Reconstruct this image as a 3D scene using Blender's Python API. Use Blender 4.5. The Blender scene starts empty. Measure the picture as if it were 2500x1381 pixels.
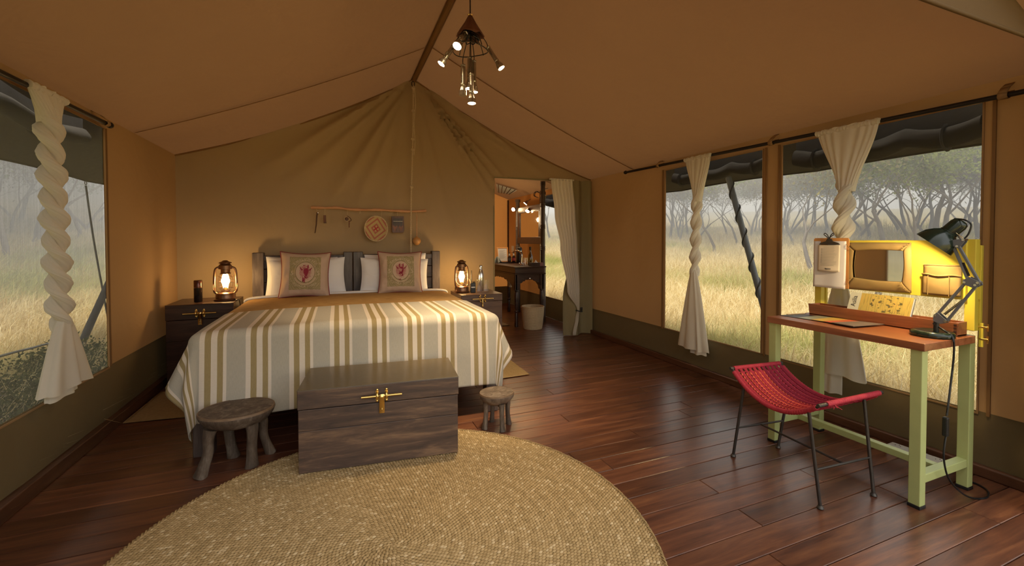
import bpy, math, random
import numpy as np
from mathutils import Vector, Matrix, noise as mnoise
R = math.radians
PI = math.pi
rnd = random.Random(7)
SC = bpy.context.scene
COL = SC.collection

# ------------------------------------------------------------------ camera, world, sun, exposure
cam_d = bpy.data.cameras.new('camera')
cam = bpy.data.objects.new('camera', cam_d)
COL.objects.link(cam)
SC.camera = cam
cam_d.sensor_width = 36.0
cam_d.lens = 36.0 * 1055.6 / 2500.0
cam_d.shift_y = -80.5 / 2500.0
cam_d.clip_start = 0.02
cam_d.clip_end = 400
cam.location = (0, 0, 1.25)
cam.rotation_euler = (R(90 - 1.22), R(0.07), R(-21.95))

world = bpy.data.worlds.new('overcast_sky')
SC.world = world
world.use_nodes = True
bg = world.node_tree.nodes['Background']
bg.inputs[0].default_value = (0.97, 0.975, 0.97, 1)
bg.inputs[1].default_value = 1.38

sun_d = bpy.data.lights.new('hazy_sun', 'SUN')
sun_d.energy = 6.0
sun_d.angle = R(30)
sun_d.color = (1.0, 0.93, 0.80)
sun = bpy.data.objects.new('hazy_sun', sun_d)
COL.objects.link(sun)
sun.rotation_euler = (R(-26), R(10), 0)

vs = SC.view_settings
vs.view_transform = 'Standard'
vs.look = 'None'
vs.gamma = 1.0
vs.use_curve_mapping = False
vs.exposure = 0.70
cy = SC.cycles
cy.max_bounces = 8
cy.diffuse_bounces = 5
cy.glossy_bounces = 3
cy.transmission_bounces = 4
cy.transparent_max_bounces = 16
cy.volume_bounces = 0
cy.sample_clamp_indirect = 4.0
cy.caustics_reflective = False
cy.caustics_refractive = False
cy.use_denoising = True

# ------------------------------------------------------------------ room numbers (metres, floor at 0)
XL, XR, YB = -1.438, 3.187, 5.066      # left wall, right wall, back wall
HE, HR, XRI = 2.077, 3.108, 0.8235     # eave height, ridge height, ridge x
YF, YBB = 0.92, 8.10                   # front header, far wall of the washroom

# ------------------------------------------------------------------ mesh helpers
class MB:
    def __init__(s):
        s.v = []; s.f = []; s.uv = None
    def add(s, v, f):
        n = len(s.v)
        s.v.extend([tuple(p) for p in v])
        s.f.extend([tuple(i + n for i in q) for q in f])
        return s
    def box(s, x0, x1, y0, y1, z0, z1, M=None):
        v = [(x0,y0,z0),(x1,y0,z0),(x1,y1,z0),(x0,y1,z0),(x0,y0,z1),(x1,y0,z1),(x1,y1,z1),(x0,y1,z1)]
        if M is not None: v = [M @ Vector(p) for p in v]
        return s.add(v, [(0,3,2,1),(4,5,6,7),(0,1,5,4),(1,2,6,5),(2,3,7,6),(3,0,4,7)])
    def bar(s, p0, p1, w, d, up=(0,0,1), w1=None, d1=None):
        p0 = Vector(p0); p1 = Vector(p1); t = (p1-p0).normalized(); up = Vector(up)
        a = t.cross(up)
        if a.length < 1e-4: a = t.cross(Vector((1,0,0)))
        a.normalize(); b = a.cross(t)
        w1 = w if w1 is None else w1; d1 = d if d1 is None else d1
        v = [p0+a*i*w/2+b*j*d/2 for i,j in ((-1,-1),(1,-1),(1,1),(-1,1))] + [p1+a*i*w1/2+b*j*d1/2 for i,j in ((-1,-1),(1,-1),(1,1),(-1,1))]
        return s.add(v, [(0,1,2,3),(7,6,5,4),(0,4,5,1),(1,5,6,2),(2,6,7,3),(3,7,4,0)])
    def tube(s, pts, r, n=8, closed=False, caps=True, flat=None):
        pts = [Vector(p) for p in pts]; m = len(pts)
        rr = r if hasattr(r, '__len__') else [r]*m
        v = []; prev = None
        for i, p in enumerate(pts):
            if closed: t = pts[(i+1) % m] - pts[i-1]
            else: t = pts[min(i+1, m-1)] - pts[max(i-1, 0)]
            if t.length < 1e-9: t = Vector((0,0,1))
            t.normalize()
            if prev is None:
                a = t.cross(Vector((0,0,1)))
                if a.length < 1e-3: a = t.cross(Vector((0,1,0)))
            else: a = prev - t*prev.dot(t)
            a.normalize(); prev = a; b = t.cross(a)
            for k in range(n):
                g = 2*PI*k/n
                v.append(p + a*math.cos(g)*rr[i]*(flat[0] if flat else 1) + b*math.sin(g)*rr[i]*(flat[1] if flat else 1))
        f = []
        for i in range(m if closed else m-1):
            j = (i+1) % m
            for k in range(n):
                l = (k+1) % n
                f.append((i*n+k, i*n+l, j*n+l, j*n+k))
        if caps and not closed:
            f.append(tuple(range(n-1, -1, -1))); f.append(tuple((m-1)*n+k for k in range(n)))
        return s.add(v, f)
    def cyl(s, p0, p1, r, r1=None, n=12):
        return s.tube([p0, p1], [r, r if r1 is None else r1], n)
    def lathe(s, prof, n=24, M=None, c=(0,0,0), sx=1, sy=1):
        v = []
        for r, z in prof:
            for k in range(n):
                g = 2*PI*k/n
                p = Vector((c[0]+r*math.cos(g)*sx, c[1]+r*math.sin(g)*sy, c[2]+z))
                v.append(M @ p if M is not None else p)
        f = []
        for i in range(len(prof)-1):
            for k in range(n):
                l = (k+1) % n
                f.append((i*n+k, i*n+l, (i+1)*n+l, (i+1)*n+k))
        if prof[0][0] > 1e-6: f.append(tuple(range(n-1,-1,-1)))
        if prof[-1][0] > 1e-6: f.append(tuple((len(prof)-1)*n+k for k in range(n)))
        return s.add(v, f)
    def ball(s, c, r, n=12, m=8, sc=(1,1,1)):
        v = [(c[0], c[1], c[2]-r*sc[2])]; f = []
        for i in range(1, m):
            a = -PI/2 + PI*i/m
            for k in range(n):
                g = 2*PI*k/n
                v.append((c[0]+r*sc[0]*math.cos(a)*math.cos(g), c[1]+r*sc[1]*math.cos(a)*math.sin(g), c[2]+r*sc[2]*math.sin(a)))
        v.append((c[0], c[1], c[2]+r*sc[2])); L = len(v)-1
        for k in range(n):
            l = (k+1) % n
            f.append((0, 1+l, 1+k)); f.append((L, L-n+k, L-n+l))
            for i in range(m-2): f.append((1+i*n+k, 1+i*n+l, 1+(i+1)*n+l, 1+(i+1)*n+k))
        return s.add(v, f)
    def grid(s, fn, nu, nv, uvfn=None, closed_u=False):
        b = len(s.v)
        cols = nu if closed_u else nu+1
        v = []
        for j in range(nv+1):
            for i in range(cols): v.append(fn(i/nu, j/nv))
        f = []
        for j in range(nv):
            for i in range(nu):
                k = (i+1) % cols
                f.append((j*cols+i, j*cols+k, (j+1)*cols+k, (j+1)*cols+i))
        s.add(v, f)
        if uvfn:
            if s.uv is None: s.uv = [(0,0,0)]*b
            for j in range(nv+1):
                for i in range(cols): s.uv.append(tuple(uvfn(i/nu, j/nv))+(0,))
        return s
    def poly(s, pts2, fn, t):
        """prism: outline in 2D, fn(x, y, h) -> 3D, thickness t"""
        n = len(pts2)
        v = [fn(x, y, 0) for x, y in pts2] + [fn(x, y, t) for x, y in pts2]
        return s.add(v, [tuple(range(n-1,-1,-1)), tuple(range(n, 2*n))] + [(i, (i+1) % n, n+(i+1) % n, n+i) for i in range(n)])
    def mesh(s, name, smooth=None):
        me = bpy.data.meshes.new(name)
        me.from_pydata(s.v, [], s.f)
        me.validate(); me.update()
        if s.uv and len(s.uv) == len(me.vertices):
            at = me.attributes.new('cuv', 'FLOAT_VECTOR', 'POINT')
            at.data.foreach_set('vector', np.array(s.uv, dtype=np.float32).ravel())
        if smooth is not None:
            me.polygons.foreach_set('use_smooth', [True]*len(me.polygons))
            if smooth < 179: me.set_sharp_from_angle(angle=R(smooth))
        return me
    def build(s, name, mat, parent=None, smooth=None, bevel=0, solid=0, label=None, seg=2):
        me = s.mesh(name, smooth)
        me.materials.append(mat)
        o = bpy.data.objects.new(name, me)
        COL.objects.link(o)
        if parent is not None: o.parent = parent
        if solid:
            md = o.modifiers.new('solid', 'SOLIDIFY'); md.thickness = solid; md.offset = 0
        if bevel:
            md = o.modifiers.new('bevel', 'BEVEL'); md.width = bevel; md.segments = seg; md.limit_method = 'ANGLE'; md.angle_limit = R(40)
        if label: o['label'] = label
        return o

def thing(name, label, cat, loc=(0,0,0), rz=0, group=None):
    o = bpy.data.objects.new(name, None)
    o.empty_display_size = 0.1
    COL.objects.link(o)
    o.location = loc; o.rotation_euler = (0, 0, rz)
    o['label'] = label; o['category'] = cat
    if group: o['group'] = group
    return o
def tag(o, label, cat, group=None, kind=None):
    o['label'] = label; o['category'] = cat
    if group: o['group'] = group
    if kind: o['kind'] = kind
    return o
def struct(o, label=None):
    o['kind'] = 'structure'
    if label: o['label'] = label
    return o
def copy_tree(o, parent=None):
    c = o.copy(); COL.objects.link(c)
    if parent is not None: c.parent = parent
    for ch in [x for x in COL.objects if x.parent == o]: copy_tree(ch, c)
    return c
def lerp(a, b, t): return a + (b-a)*t
def interp(t, pts):
    if t <= pts[0][0]: return pts[0][1]
    for (a, x), (b, y) in zip(pts, pts[1:]):
        if t <= b:
            k = (t-a)/(b-a); k = k*k*(3-2*k)
            return x + (y-x)*k
    return pts[-1][1]
def catmull(P, n=8, closed=False):
    P = [Vector(p) for p in P]; out = []; m = len(P)
    for i in range(m if closed else m-1):
        if closed: a,b,c,d = P[i-1],P[i],P[(i+1)%m],P[(i+2)%m]
        else: a,b,c,d = P[max(i-1,0)],P[i],P[i+1],P[min(i+2,m-1)]
        for k in range(n):
            t = k/n
            out.append(0.5*((2*b)+(c-a)*t+(2*a-5*b+4*c-d)*t*t+(3*b-a-3*c+d)*t**3))
    if not closed: out.append(P[-1])
    return out
def nz(x, y, z=0, s=1.0): return mnoise.noise(Vector((x*s, y*s, z*s)))

# ------------------------------------------------------------------ materials
class NT:
    def __init__(s, name):
        s.m = bpy.data.materials.new(name); s.m.use_nodes = True
        s.t = s.m.node_tree; s.t.nodes.clear()
        s.out = s.n('ShaderNodeOutputMaterial')
    def n(s, typ, **kw):
        o = s.t.nodes.new(typ)
        for k, v in kw.items():
            if k.startswith('i_'): o.inputs[k[2:].replace('_', ' ')].default_value = v
            else: setattr(o, k, v)
        return o
    def l(s, a, b): s.t.links.new(a, b)
    def setin(s, sock, v):
        if hasattr(v, 'links') or hasattr(v, 'is_output'): s.l(v, sock)
        else: sock.default_value = v
    def math(s, op, a, b=0.0, c=None):
        o = s.t.nodes.new('ShaderNodeMath'); o.operation = op
        s.setin(o.inputs[0], a); s.setin(o.inputs[1], b)
        if c is not None: s.setin(o.inputs[2], c)
        return o.outputs[0]
    def mix(s, f, a, b):
        o = s.t.nodes.new('ShaderNodeMix'); o.data_type = 'RGBA'
        s.setin(o.inputs[0], f)
        s.setin(o.inputs[6], a if not isinstance(a, tuple) else (*a[:3], 1)); s.setin(o.inputs[7], b if not isinstance(b, tuple) else (*b[:3], 1))
        return o.outputs[2]
    def noise(s, vec, scale=5, detail=3, rough=0.55, dist=0.0):
        o = s.t.nodes.new('ShaderNodeTexNoise')
        o.inputs['Scale'].default_value = scale; o.inputs['Detail'].default_value = detail
        o.inputs['Roughness'].default_value = rough; o.inputs['Distortion'].default_value = dist
        if vec is not None: s.l(vec, o.inputs['Vector'])
        return o.outputs['Fac']
    def ramp(s, fac, stops):
        o = s.t.nodes.new('ShaderNodeValToRGB'); s.l(fac, o.inputs[0])
        e = o.color_ramp.elements
        while len(e) < len(stops): e.new(0.5)
        for k, (p, c) in enumerate(stops):
            e[k].position = p; e[k].color = (*c[:3], 1) if hasattr(c, '__len__') else (c, c, c, 1)
        return o.outputs[0]
    def obj(s): return s.n('ShaderNodeTexCoord').outputs['Object']
    def mapping(s, vec, scale=(1,1,1), loc=(0,0,0)):
        o = s.n('ShaderNodeMapping'); s.l(vec, o.inputs[0])
        o.inputs['Scale'].default_value = scale; o.inputs['Location'].default_value = loc
        return o.outputs[0]
    def attr(s, name, out='Vector'):
        o = s.n('ShaderNodeAttribute'); o.attribute_name = name
        return o.outputs[out]
    def sep(s, v):
        o = s.n('ShaderNodeSeparateXYZ'); s.l(v, o.inputs[0]); return o.outputs
    def bump(s, h, strength=0.3, dist=0.01):
        o = s.n('ShaderNodeBump'); s.l(h, o.inputs['Height'])
        o.inputs['Strength'].default_value = strength; o.inputs['Distance'].default_value = dist
        return o.outputs[0]
    def pr(s, color, rough=0.6, metal=0.0, normal=None, spec=0.5, **kw):
        o = s.n('ShaderNodeBsdfPrincipled')
        s.setin(o.inputs['Base Color'], (*color[:3], 1) if isinstance(color, tuple) else color)
        s.setin(o.inputs['Roughness'], rough); o.inputs['Metallic'].default_value = metal
        o.inputs['Specular IOR Level'].default_value = spec
        for k, v in kw.items(): s.setin(o.inputs[k.replace('_', ' ')], v)
        if normal is not None: s.l(normal, o.inputs['Normal'])
        return o.outputs[0]
    def done(s, sh):
        s.l(sh, s.out.inputs['Surface']); return s.m
    def mixsh(s, f, a, b):
        o = s.n('ShaderNodeMixShader'); s.setin(o.inputs[0], f); s.l(a, o.inputs[1]); s.l(b, o.inputs[2]); return o.outputs[0]

def srgb(r, g, b):
    f = lambda c: (c/255/12.92) if c/255 <= 0.04045 else ((c/255+0.055)/1.055)**2.4
    return (f(r), f(g), f(b))
def plain(name, c, rough=0.6, metal=0.0, var=0.12, scale=8, bump=0.0, bscale=60, spec=0.5):
    t = NT(name); o = t.obj(); nf = t.noise(o, scale, 4)
    c0 = tuple(x*(1-var) for x in c); c1 = tuple(min(1, x*(1+var)) for x in c)
    col = t.mix(nf, c0, c1)
    nrm = t.bump(t.noise(o, bscale, 3), bump, 0.004) if bump else None
    return t.done(t.pr(col, rough, metal, nrm, spec))
def cloth(name, c, trans=0.0, tcol=None, var=0.1, wr=0.25, weave=700):
    t = NT(name); o = t.obj()
    big = t.noise(o, 2.2, 4, 0.6, 0.4); fine = t.noise(o, weave, 1)
    col = t.mix(t.noise(o, 1.3, 5, 0.6), tuple(x*(1-var) for x in c), tuple(min(1, x*(1+var)) for x in c))
    h = t.math('ADD', t.math('MULTIPLY', big, 1.0), t.math('MULTIPLY', fine, 0.02))
    nrm = t.bump(h, wr, 0.06)
    d = t.pr(col, 0.95, 0, nrm, 0.15)
    if trans:
        tr = t.n('ShaderNodeBsdfTranslucent'); tr.inputs[0].default_value = (*(tcol or c)[:3], 1)
        return t.done(t.mixsh(trans, d, tr.outputs[0]))
    return t.done(d)
def wood(name, c0, c1, c2=None, rough=0.4, grain=(1.2,14,14), scale=1.6, bump=0.12, rand=True, spec=0.5, axis=None):
    t = NT(name); o = t.obj()
    if rand:
        oi = t.n('ShaderNodeObjectInfo')
        mp = t.n('ShaderNodeVectorMath', operation='ADD'); t.l(o, mp.inputs[0])
        cb = t.n('ShaderNodeCombineXYZ')
        r50 = t.math('MULTIPLY', oi.outputs['Random'], 37.0)
        for k in range(3): t.l(r50, cb.inputs[k])
        t.l(cb.outputs[0], mp.inputs[1]); o = mp.outputs[0]
    v = t.mapping(o, grain)
    n1 = t.noise(v, scale, 6, 0.62, 0.9); n2 = t.noise(v, scale*6, 4, 0.6)
    f = t.math('ADD', t.math('MULTIPLY', n1, 0.8), t.math('MULTIPLY', n2, 0.2))
    col = t.ramp(f, [(0.3, c0), (0.5, c1), (0.7, c2 or c1)])
    if rand:
        hv = t.n('ShaderNodeHueSaturation'); t.l(col, hv.inputs['Color'])
        t.l(t.math('ADD', t.math('MULTIPLY', oi.outputs['Random'], 0.55), 0.72), hv.inputs['Value'])
        col = hv.outputs[0]
    rg = t.math('ADD', t.math('MULTIPLY', n1, 0.10), rough-0.05)
    return t.done(t.pr(col, rg, 0, t.bump(f, bump, 0.004), spec))
def emit(name, c, s):
    t = NT(name); e = t.n('ShaderNodeEmission'); e.inputs[0].default_value = (*c, 1); e.inputs[1].default_value = s
    return t.done(e.outputs[0])
def glass(name, c=(1,1,1), gloss=0.12, rough=0.02):
    t = NT(name)
    tr = t.n('ShaderNodeBsdfTransparent'); tr.inputs[0].default_value = (*c, 1)
    g = t.n('ShaderNodeBsdfGlossy'); g.inputs['Roughness'].default_value = rough
    fr = t.n('ShaderNodeLayerWeight'); fr.inputs[0].default_value = 0.35
    f = t.math('ADD', t.math('MULTIPLY', fr.outputs['Facing'], 0.5), gloss*0.5)
    return t.done(t.mixsh(f, tr.outputs[0], g.outputs[0]))

CANVAS = (0.42, 0.255, 0.115)
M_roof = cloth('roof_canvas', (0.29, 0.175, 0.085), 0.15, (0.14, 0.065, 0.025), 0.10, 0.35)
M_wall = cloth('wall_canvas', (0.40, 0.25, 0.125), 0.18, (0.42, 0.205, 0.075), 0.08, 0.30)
M_back = cloth('back_canvas', (0.40, 0.29, 0.17), 0.10, (0.3, 0.18, 0.08), 0.08, 0.30)
M_bath = cloth('washroom_canvas', (0.50, 0.23, 0.07), 0.18, (0.55, 0.23, 0.06), 0.08, 0.35)
M_skirt = cloth('olive_skirt_canvas', (0.17, 0.125, 0.065), 0.1, (0.10, 0.07, 0.03), 0.12, 0.30)
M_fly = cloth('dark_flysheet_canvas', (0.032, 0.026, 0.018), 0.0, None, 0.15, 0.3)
M_flap = cloth('olive_flap_canvas', (0.26, 0.21, 0.115), 0.0, None, 0.1, 0.3)
M_white = cloth('white_muslin', (0.78, 0.73, 0.65), 0.25, (0.8, 0.75, 0.6), 0.05, 0.2)
M_linen = cloth('white_bed_linen', (0.80, 0.79, 0.80), 0.0, None, 0.03, 0.25)
M_floorw = wood('mahogany_floorboard', (0.052, 0.020, 0.013), (0.125, 0.046, 0.024), (0.22, 0.088, 0.038), 0.30, (1.3, 16, 16), 1.5, 0.03)
M_board = wood('mahogany_skirting', (0.05, 0.02, 0.012), (0.10, 0.04, 0.02), (0.14, 0.06, 0.03), 0.4, (14, 1.3, 14))
M_chest = wood('old_dark_chest_wood', (0.040, 0.030, 0.029), (0.10, 0.062, 0.046), (0.26, 0.155, 0.09), 0.42, (1.6, 14, 14), 1.4, 0.2, False)
M_chesttop = plain('worn_olive_chest_top', (0.115, 0.083, 0.045), 0.30, 0, 0.22, 5, 0.1, 40)
M_dark = wood('dark_stained_wood', (0.020, 0.010, 0.008), (0.045, 0.020, 0.014), (0.085, 0.040, 0.026), 0.35, (1.5, 12, 12), 1.6, 0.15, False)
M_darkv = wood('dark_stained_upright_wood', (0.035, 0.024, 0.020), (0.09, 0.064, 0.053), (0.17, 0.13, 0.11), 0.4, (12, 12, 1.2), 1.6, 0.2, False)
M_desk = wood('reddish_desk_wood', (0.16, 0.050, 0.020), (0.27, 0.088, 0.034), (0.38, 0.14, 0.058), 0.30, (16, 1.4, 16), 1.4, 0.08, False)
M_green = plain('pale_green_paint', (0.43, 0.47, 0.19), 0.42, 0, 0.08, 14, 0.05, 60)
M_yellow = plain('yellow_paint', (0.70, 0.55, 0.06), 0.45, 0, 0.06, 10, 0.04, 60)
M_brass = plain('polished_brass', (0.80, 0.56, 0.20), 0.22, 1.0, 0.1, 20)
M_bronze = plain('aged_bronze', (0.22, 0.115, 0.065), 0.33, 0.9, 0.25, 20)
M_steel = plain('brushed_steel', (0.72, 0.70, 0.66), 0.2, 1.0, 0.08, 20)
M_pewter = plain('dull_torch_metal', (0.50, 0.46, 0.40), 0.25, 0.9, 0.2, 30)
M_chrome = plain('chrome', (0.85, 0.85, 0.85), 0.08, 1.0, 0.02)
M_iron = plain('dark_wrought_iron', (0.075, 0.065, 0.058), 0.45, 0.7, 0.3, 30, 0.1, 80)
M_rod = plain('black_iron_rod', (0.020, 0.016, 0.016), 0.4, 0.5, 0.2, 30)
M_black = plain('black_plastic', (0.012, 0.012, 0.013), 0.35, 0, 0.1)
M_greenblack = plain('dark_green_lamp_enamel', (0.013, 0.022, 0.013), 0.18, 0, 0.1)
M_grey = plain('grey_lamp_arm_paint', (0.17, 0.18, 0.20), 0.38, 0.2, 0.06)
M_whitepl = plain('white_plastic', (0.75, 0.74, 0.70), 0.35, 0, 0.03)
M_paper = plain('white_paper', (0.76, 0.72, 0.72), 0.8, 0, 0.03)
M_cream = plain('cream_paper', (0.72, 0.62, 0.50), 0.8, 0, 0.04)
M_ink = plain('black_ink', (0.03, 0.028, 0.03), 0.8, 0, 0.05)
M_orangew = wood('orange_beech_wood', (0.52, 0.22, 0.06), (0.62, 0.28, 0.085), (0.68, 0.34, 0.11), 0.4, (14, 14, 1.3), 1.4, 0.05, False)
M_jute = plain('woven_jute', (0.40, 0.27, 0.125), 0.95, 0, 0.25, 60, 0.5, 220, 0.1)
M_raffia = plain('pale_raffia', (0.52, 0.40, 0.25), 0.85, 0, 0.2, 40, 0.3, 150, 0.2)
M_rope = plain('cotton_rope', (0.55, 0.43, 0.28), 0.9, 0, 0.2, 60, 0.4, 260, 0.1)
M_stick = wood('peeled_driftwood', (0.42, 0.20, 0.10), (0.55, 0.28, 0.14), (0.62, 0.36, 0.2), 0.6, (2, 20, 20), 2, 0.2, False)
M_gourd = plain('orange_gourd', (0.55, 0.27, 0.09), 0.4, 0, 0.2, 9)
M_leather = plain('brown_leather', (0.10, 0.05, 0.03), 0.55, 0, 0.3, 12, 0.2, 60)
M_tribal = wood('weathered_stool_wood', (0.05, 0.032, 0.022), (0.12, 0.085, 0.06), (0.25, 0.2, 0.155), 0.6, (9, 9, 2.2), 2.2, 0.22, True, 0.3)
M_tribtop = plain('worn_stool_seat_wood', (0.12, 0.085, 0.048), 0.40, 0, 0.3, 14, 0.05, 50)
M_tan = cloth('tan_pocket_canvas', (0.30, 0.20, 0.08), 0, None, 0.12, 0.3)
M_red = plain('red_woven_cord', (0.42, 0.032, 0.050), 0.7, 0, 0.25, 40, 0.3, 300, 0.3)
M_orred = plain('coral_red_strap', (0.66, 0.10, 0.05), 0.65, 0, 0.2, 25, 0.2, 300, 0.3)
M_magenta = plain('crimson_cord', (0.30, 0.018, 0.045), 0.7, 0, 0.25, 40, 0.3, 300, 0.3)
M_maroon = plain('maroon_piping', (0.25, 0.03, 0.035), 0.7, 0, 0.1)
M_cush = cloth('beige_satin_cushion', (0.55, 0.40, 0.30), 0, None, 0.05, 0.3)
M_copper = plain('weathered_copper_hood', (0.20, 0.085, 0.055), 0.5, 0.4, 0.4, 14, 0.3, 40)
M_glass = glass('clear_glass')
M_greenglass = glass('green_bottle_glass', (0.45, 0.42, 0.10), 0.2)
M_brownglass = plain('dark_brown_glass', (0.03, 0.012, 0.008), 0.08, 0, 0.1)
M_bulb = emit('warm_bulb', (1.0, 0.62, 0.24), 95)
M_lens = emit('torch_lens_glow', (1.0, 0.72, 0.38), 120)
M_spot = emit('small_spot_glow', (1.0, 0.7, 0.36), 70)
M_deskbulb = emit('desk_bulb', (1.0, 0.74, 0.36), 600)
# ------------------------------------------------------------------ tent shell
def zroof(x, y):
    u = (x-XRI)/(XR-XRI) if x >= XRI else (XRI-x)/(XRI-XL)
    sag = 0.055 + 0.045*max(0, 1-abs(y-YB)/0.9)
    return HR + (HE-HR)*u - sag*4*u*(1-u)*0.9
def roof_side(xa, xb, y0, y1, nu, nv):
    def fn(i, j):
        x = lerp(xa, xb, i); y = lerp(y0, y1, j)
        e = math.sin(PI*min(1, max(0, i)))
        return (x, y, zroof(x, y) + e*(0.018*nz(x*1.1, y*0.6, 3) + 0.008*nz(x*3+y*2.0, y*0.9, 9)))
    return fn
ceil = MB()
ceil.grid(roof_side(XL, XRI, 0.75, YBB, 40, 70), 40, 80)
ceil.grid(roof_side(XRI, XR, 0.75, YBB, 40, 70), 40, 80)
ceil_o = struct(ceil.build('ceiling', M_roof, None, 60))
def roof_strip(name, P, w, mat, h=0.004):
    """a stitched seam lying just under the roof canvas: a strip along roof points"""
    mb = MB(); P = [Vector((x, y, zroof(x, y)-h)) for x, y in P]
    for a, b in zip(P, P[1:]):
        s = (b-a).cross(Vector((0,0,1))).normalized()*w/2
        mb.add([a-s, a+s, b+s, b-s], [(0,1,2,3)])
    return mb.build(name, mat, ceil_o)
M_seam = cloth('roof_seam_canvas', (0.27, 0.15, 0.065), 0.1, (0.2, 0.1, 0.04), 0.1, 0.2)
M_seam2 = cloth('roof_flat_seam_canvas', (0.30, 0.18, 0.085), 0.16, (0.15, 0.07, 0.026), 0.1, 0.2)
for ys in (4.12, 5.9):
    roof_strip('seam', [(lerp(XRI+0.01, XR-0.02, k/24), ys) for k in range(25)], 0.022, M_seam2, 0.014)
    roof_strip('seam', [(lerp(XL+0.02, XRI-0.01, k/24), ys) for k in range(25)], 0.022, M_seam2, 0.014)
rp = MB()
rp.tube([(XRI+0.0, y, HR-0.02) for y in np.linspace(0.75, YB, 20)], 0.022, 8)
rp.box(XRI-0.035, XRI+0.035, 0.75, YB, HR-0.012, HR-0.004)
struct(rp.build('trim_1', M_seam, None, 40), 'canvas sleeved ridge pole running along the top of the roof')

# back wall with pleats radiating from the ridge
FOLDS = [(-1.10,.028,.9),(-0.93,.045,1.0),(-0.78,.05,.6),(-0.55,.05,.8),(-0.40,.045,.5),(-0.22,.05,.3),(0.14,.04,.45),(0.24,.04,.4),(0.62,.03,1.1),(0.70,.022,1.2),(0.78,.03,.9),(1.02,.03,.9)]
def wy(x, z):
    dx = x-XRI; dz = max(0.02, 3.12-z); ph = math.atan2(dx, dz); rr = math.hypot(dx, dz)
    env = math.exp(-((rr-0.75)/0.85)**2)
    d = sum(a*math.exp(-((ph-p)/w)**2) for p, w, a in FOLDS)*0.085*env
    d += 0.022*nz(x*1.3, z*0.8, 5) + 0.010*nz(x*3.2, z*1.3, 11)*min(1, rr)
    lowl = max(0, 1-z/1.2)
    d += 0.02*lowl*abs(nz(x*4, z*1.2, 2))
    edge = min(1, (x-XL)/0.15, (XR-x)/0.15)
    return YB - d*max(0, edge)
bw = MB()
def bpanel(xa, xb, za, zb, nu, nv):
    def fn(i, j):
        x = lerp(xa, xb, i); zt = zroof(x, YB) if zb is None else zb
        z = lerp(za, zt, j)
        return (x, wy(x, z), z)
    bw.grid(fn, nu, nv)
bpanel(XL, 1.80, 0, None, 110, 90)
bpanel(1.80, 2.92, 2.04, None, 40, 30)
bpanel(2.92, XR, 0, None, 10, 60)
wall_back = struct(bw.build('wall_back', M_back, None, 80))
ed = MB(); ed.box(1.79, 1.806, YB-0.012, YB+0.012, 0, 2.04); ed.box(1.80, 2.92, YB-0.012, YB+0.012, 2.03, 2.05)
ed.build('door_hem', M_flap, wall_back)
cr = MB(); cr.tube([(lerp(XL, XR, k/60), YB-0.012, zroof(lerp(XL, XR, k/60), YB)-0.006) for k in range(61)], 0.009, 6)
cr.build('seam', M_seam, wall_back, 60)

def side_panel(mb, X, ya, yb, za, zb, amp, nu, nv, seed):
    sg = 1 if X < 0 else -1
    def fn(i, j):
        y = lerp(ya, yb, i); z = lerp(za, zb, j)
        e = math.sin(PI*i)**0.5*math.sin(PI*j)**0.5 if 0 < i < 1 and 0 < j < 1 else 0
        return (X + sg*e*amp*(0.5+nz(y*1.6, z*1.1, seed)+0.4*nz(y*4, z*1.5, seed+7)), y, z)
    mb.grid(fn, nu, nv)
wr = MB()
side_panel(wr, XR, 3.60, YB, 0.31, HE, 0.018, 40, 50, 3)
side_panel(wr, XR, 2.32, 2.485, 0.32, 1.98, 0.006, 10, 40, 5)
side_panel(wr, XR, 0.92, 1.205, 0.32, 1.98, 0.008, 14, 40, 8)
side_panel(wr, XR, 0.92, 3.60, 1.98, HE, 0.006, 60, 4, 9)
wall_right = struct(wr.build('wall_right', M_wall, None, 80))
sk = MB(); side_panel(sk, XR-0.004, 0.92, YB, 0.0, 0.335, 0.02, 90, 12, 13)
sk.build('skirt', M_skirt, wall_right, 80, label='olive canvas band along the foot of the wall')
for y in (2.345, 2.455, 3.635, 1.16, 0.99):
    s_ = MB(); s_.box(XR-0.016, XR-0.006, y-0.007, y+0.007, 0.32, 1.99); s_.build('seam', M_seam, wall_right)
wl = MB()
side_panel(wl, XL, 3.685, YB, 0.40, HE, 0.02, 40, 50, 23)
side_panel(wl, XL, 0.92, 1.3, 0.40, 2.0, 0.008, 14, 40, 25)
side_panel(wl, XL, 0.92, 3.685, 2.0, HE, 0.006, 60, 4, 29)
wall_left = struct(wl.build('wall_left', M_wall, None, 80))
sk = MB(); side_panel(sk, XL+0.004, 0.92, YB, 0.0, 0.415, 0.02, 90, 12, 33)
sk.build('skirt', M_skirt, wall_left, 80, label='olive canvas band along the foot of the wall')
s_ = MB(); s_.box(XL+0.006, XL+0.014, 3.70, 3.712, 0.41, 2.0); s_.build('seam', M_seam, wall_left)
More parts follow.
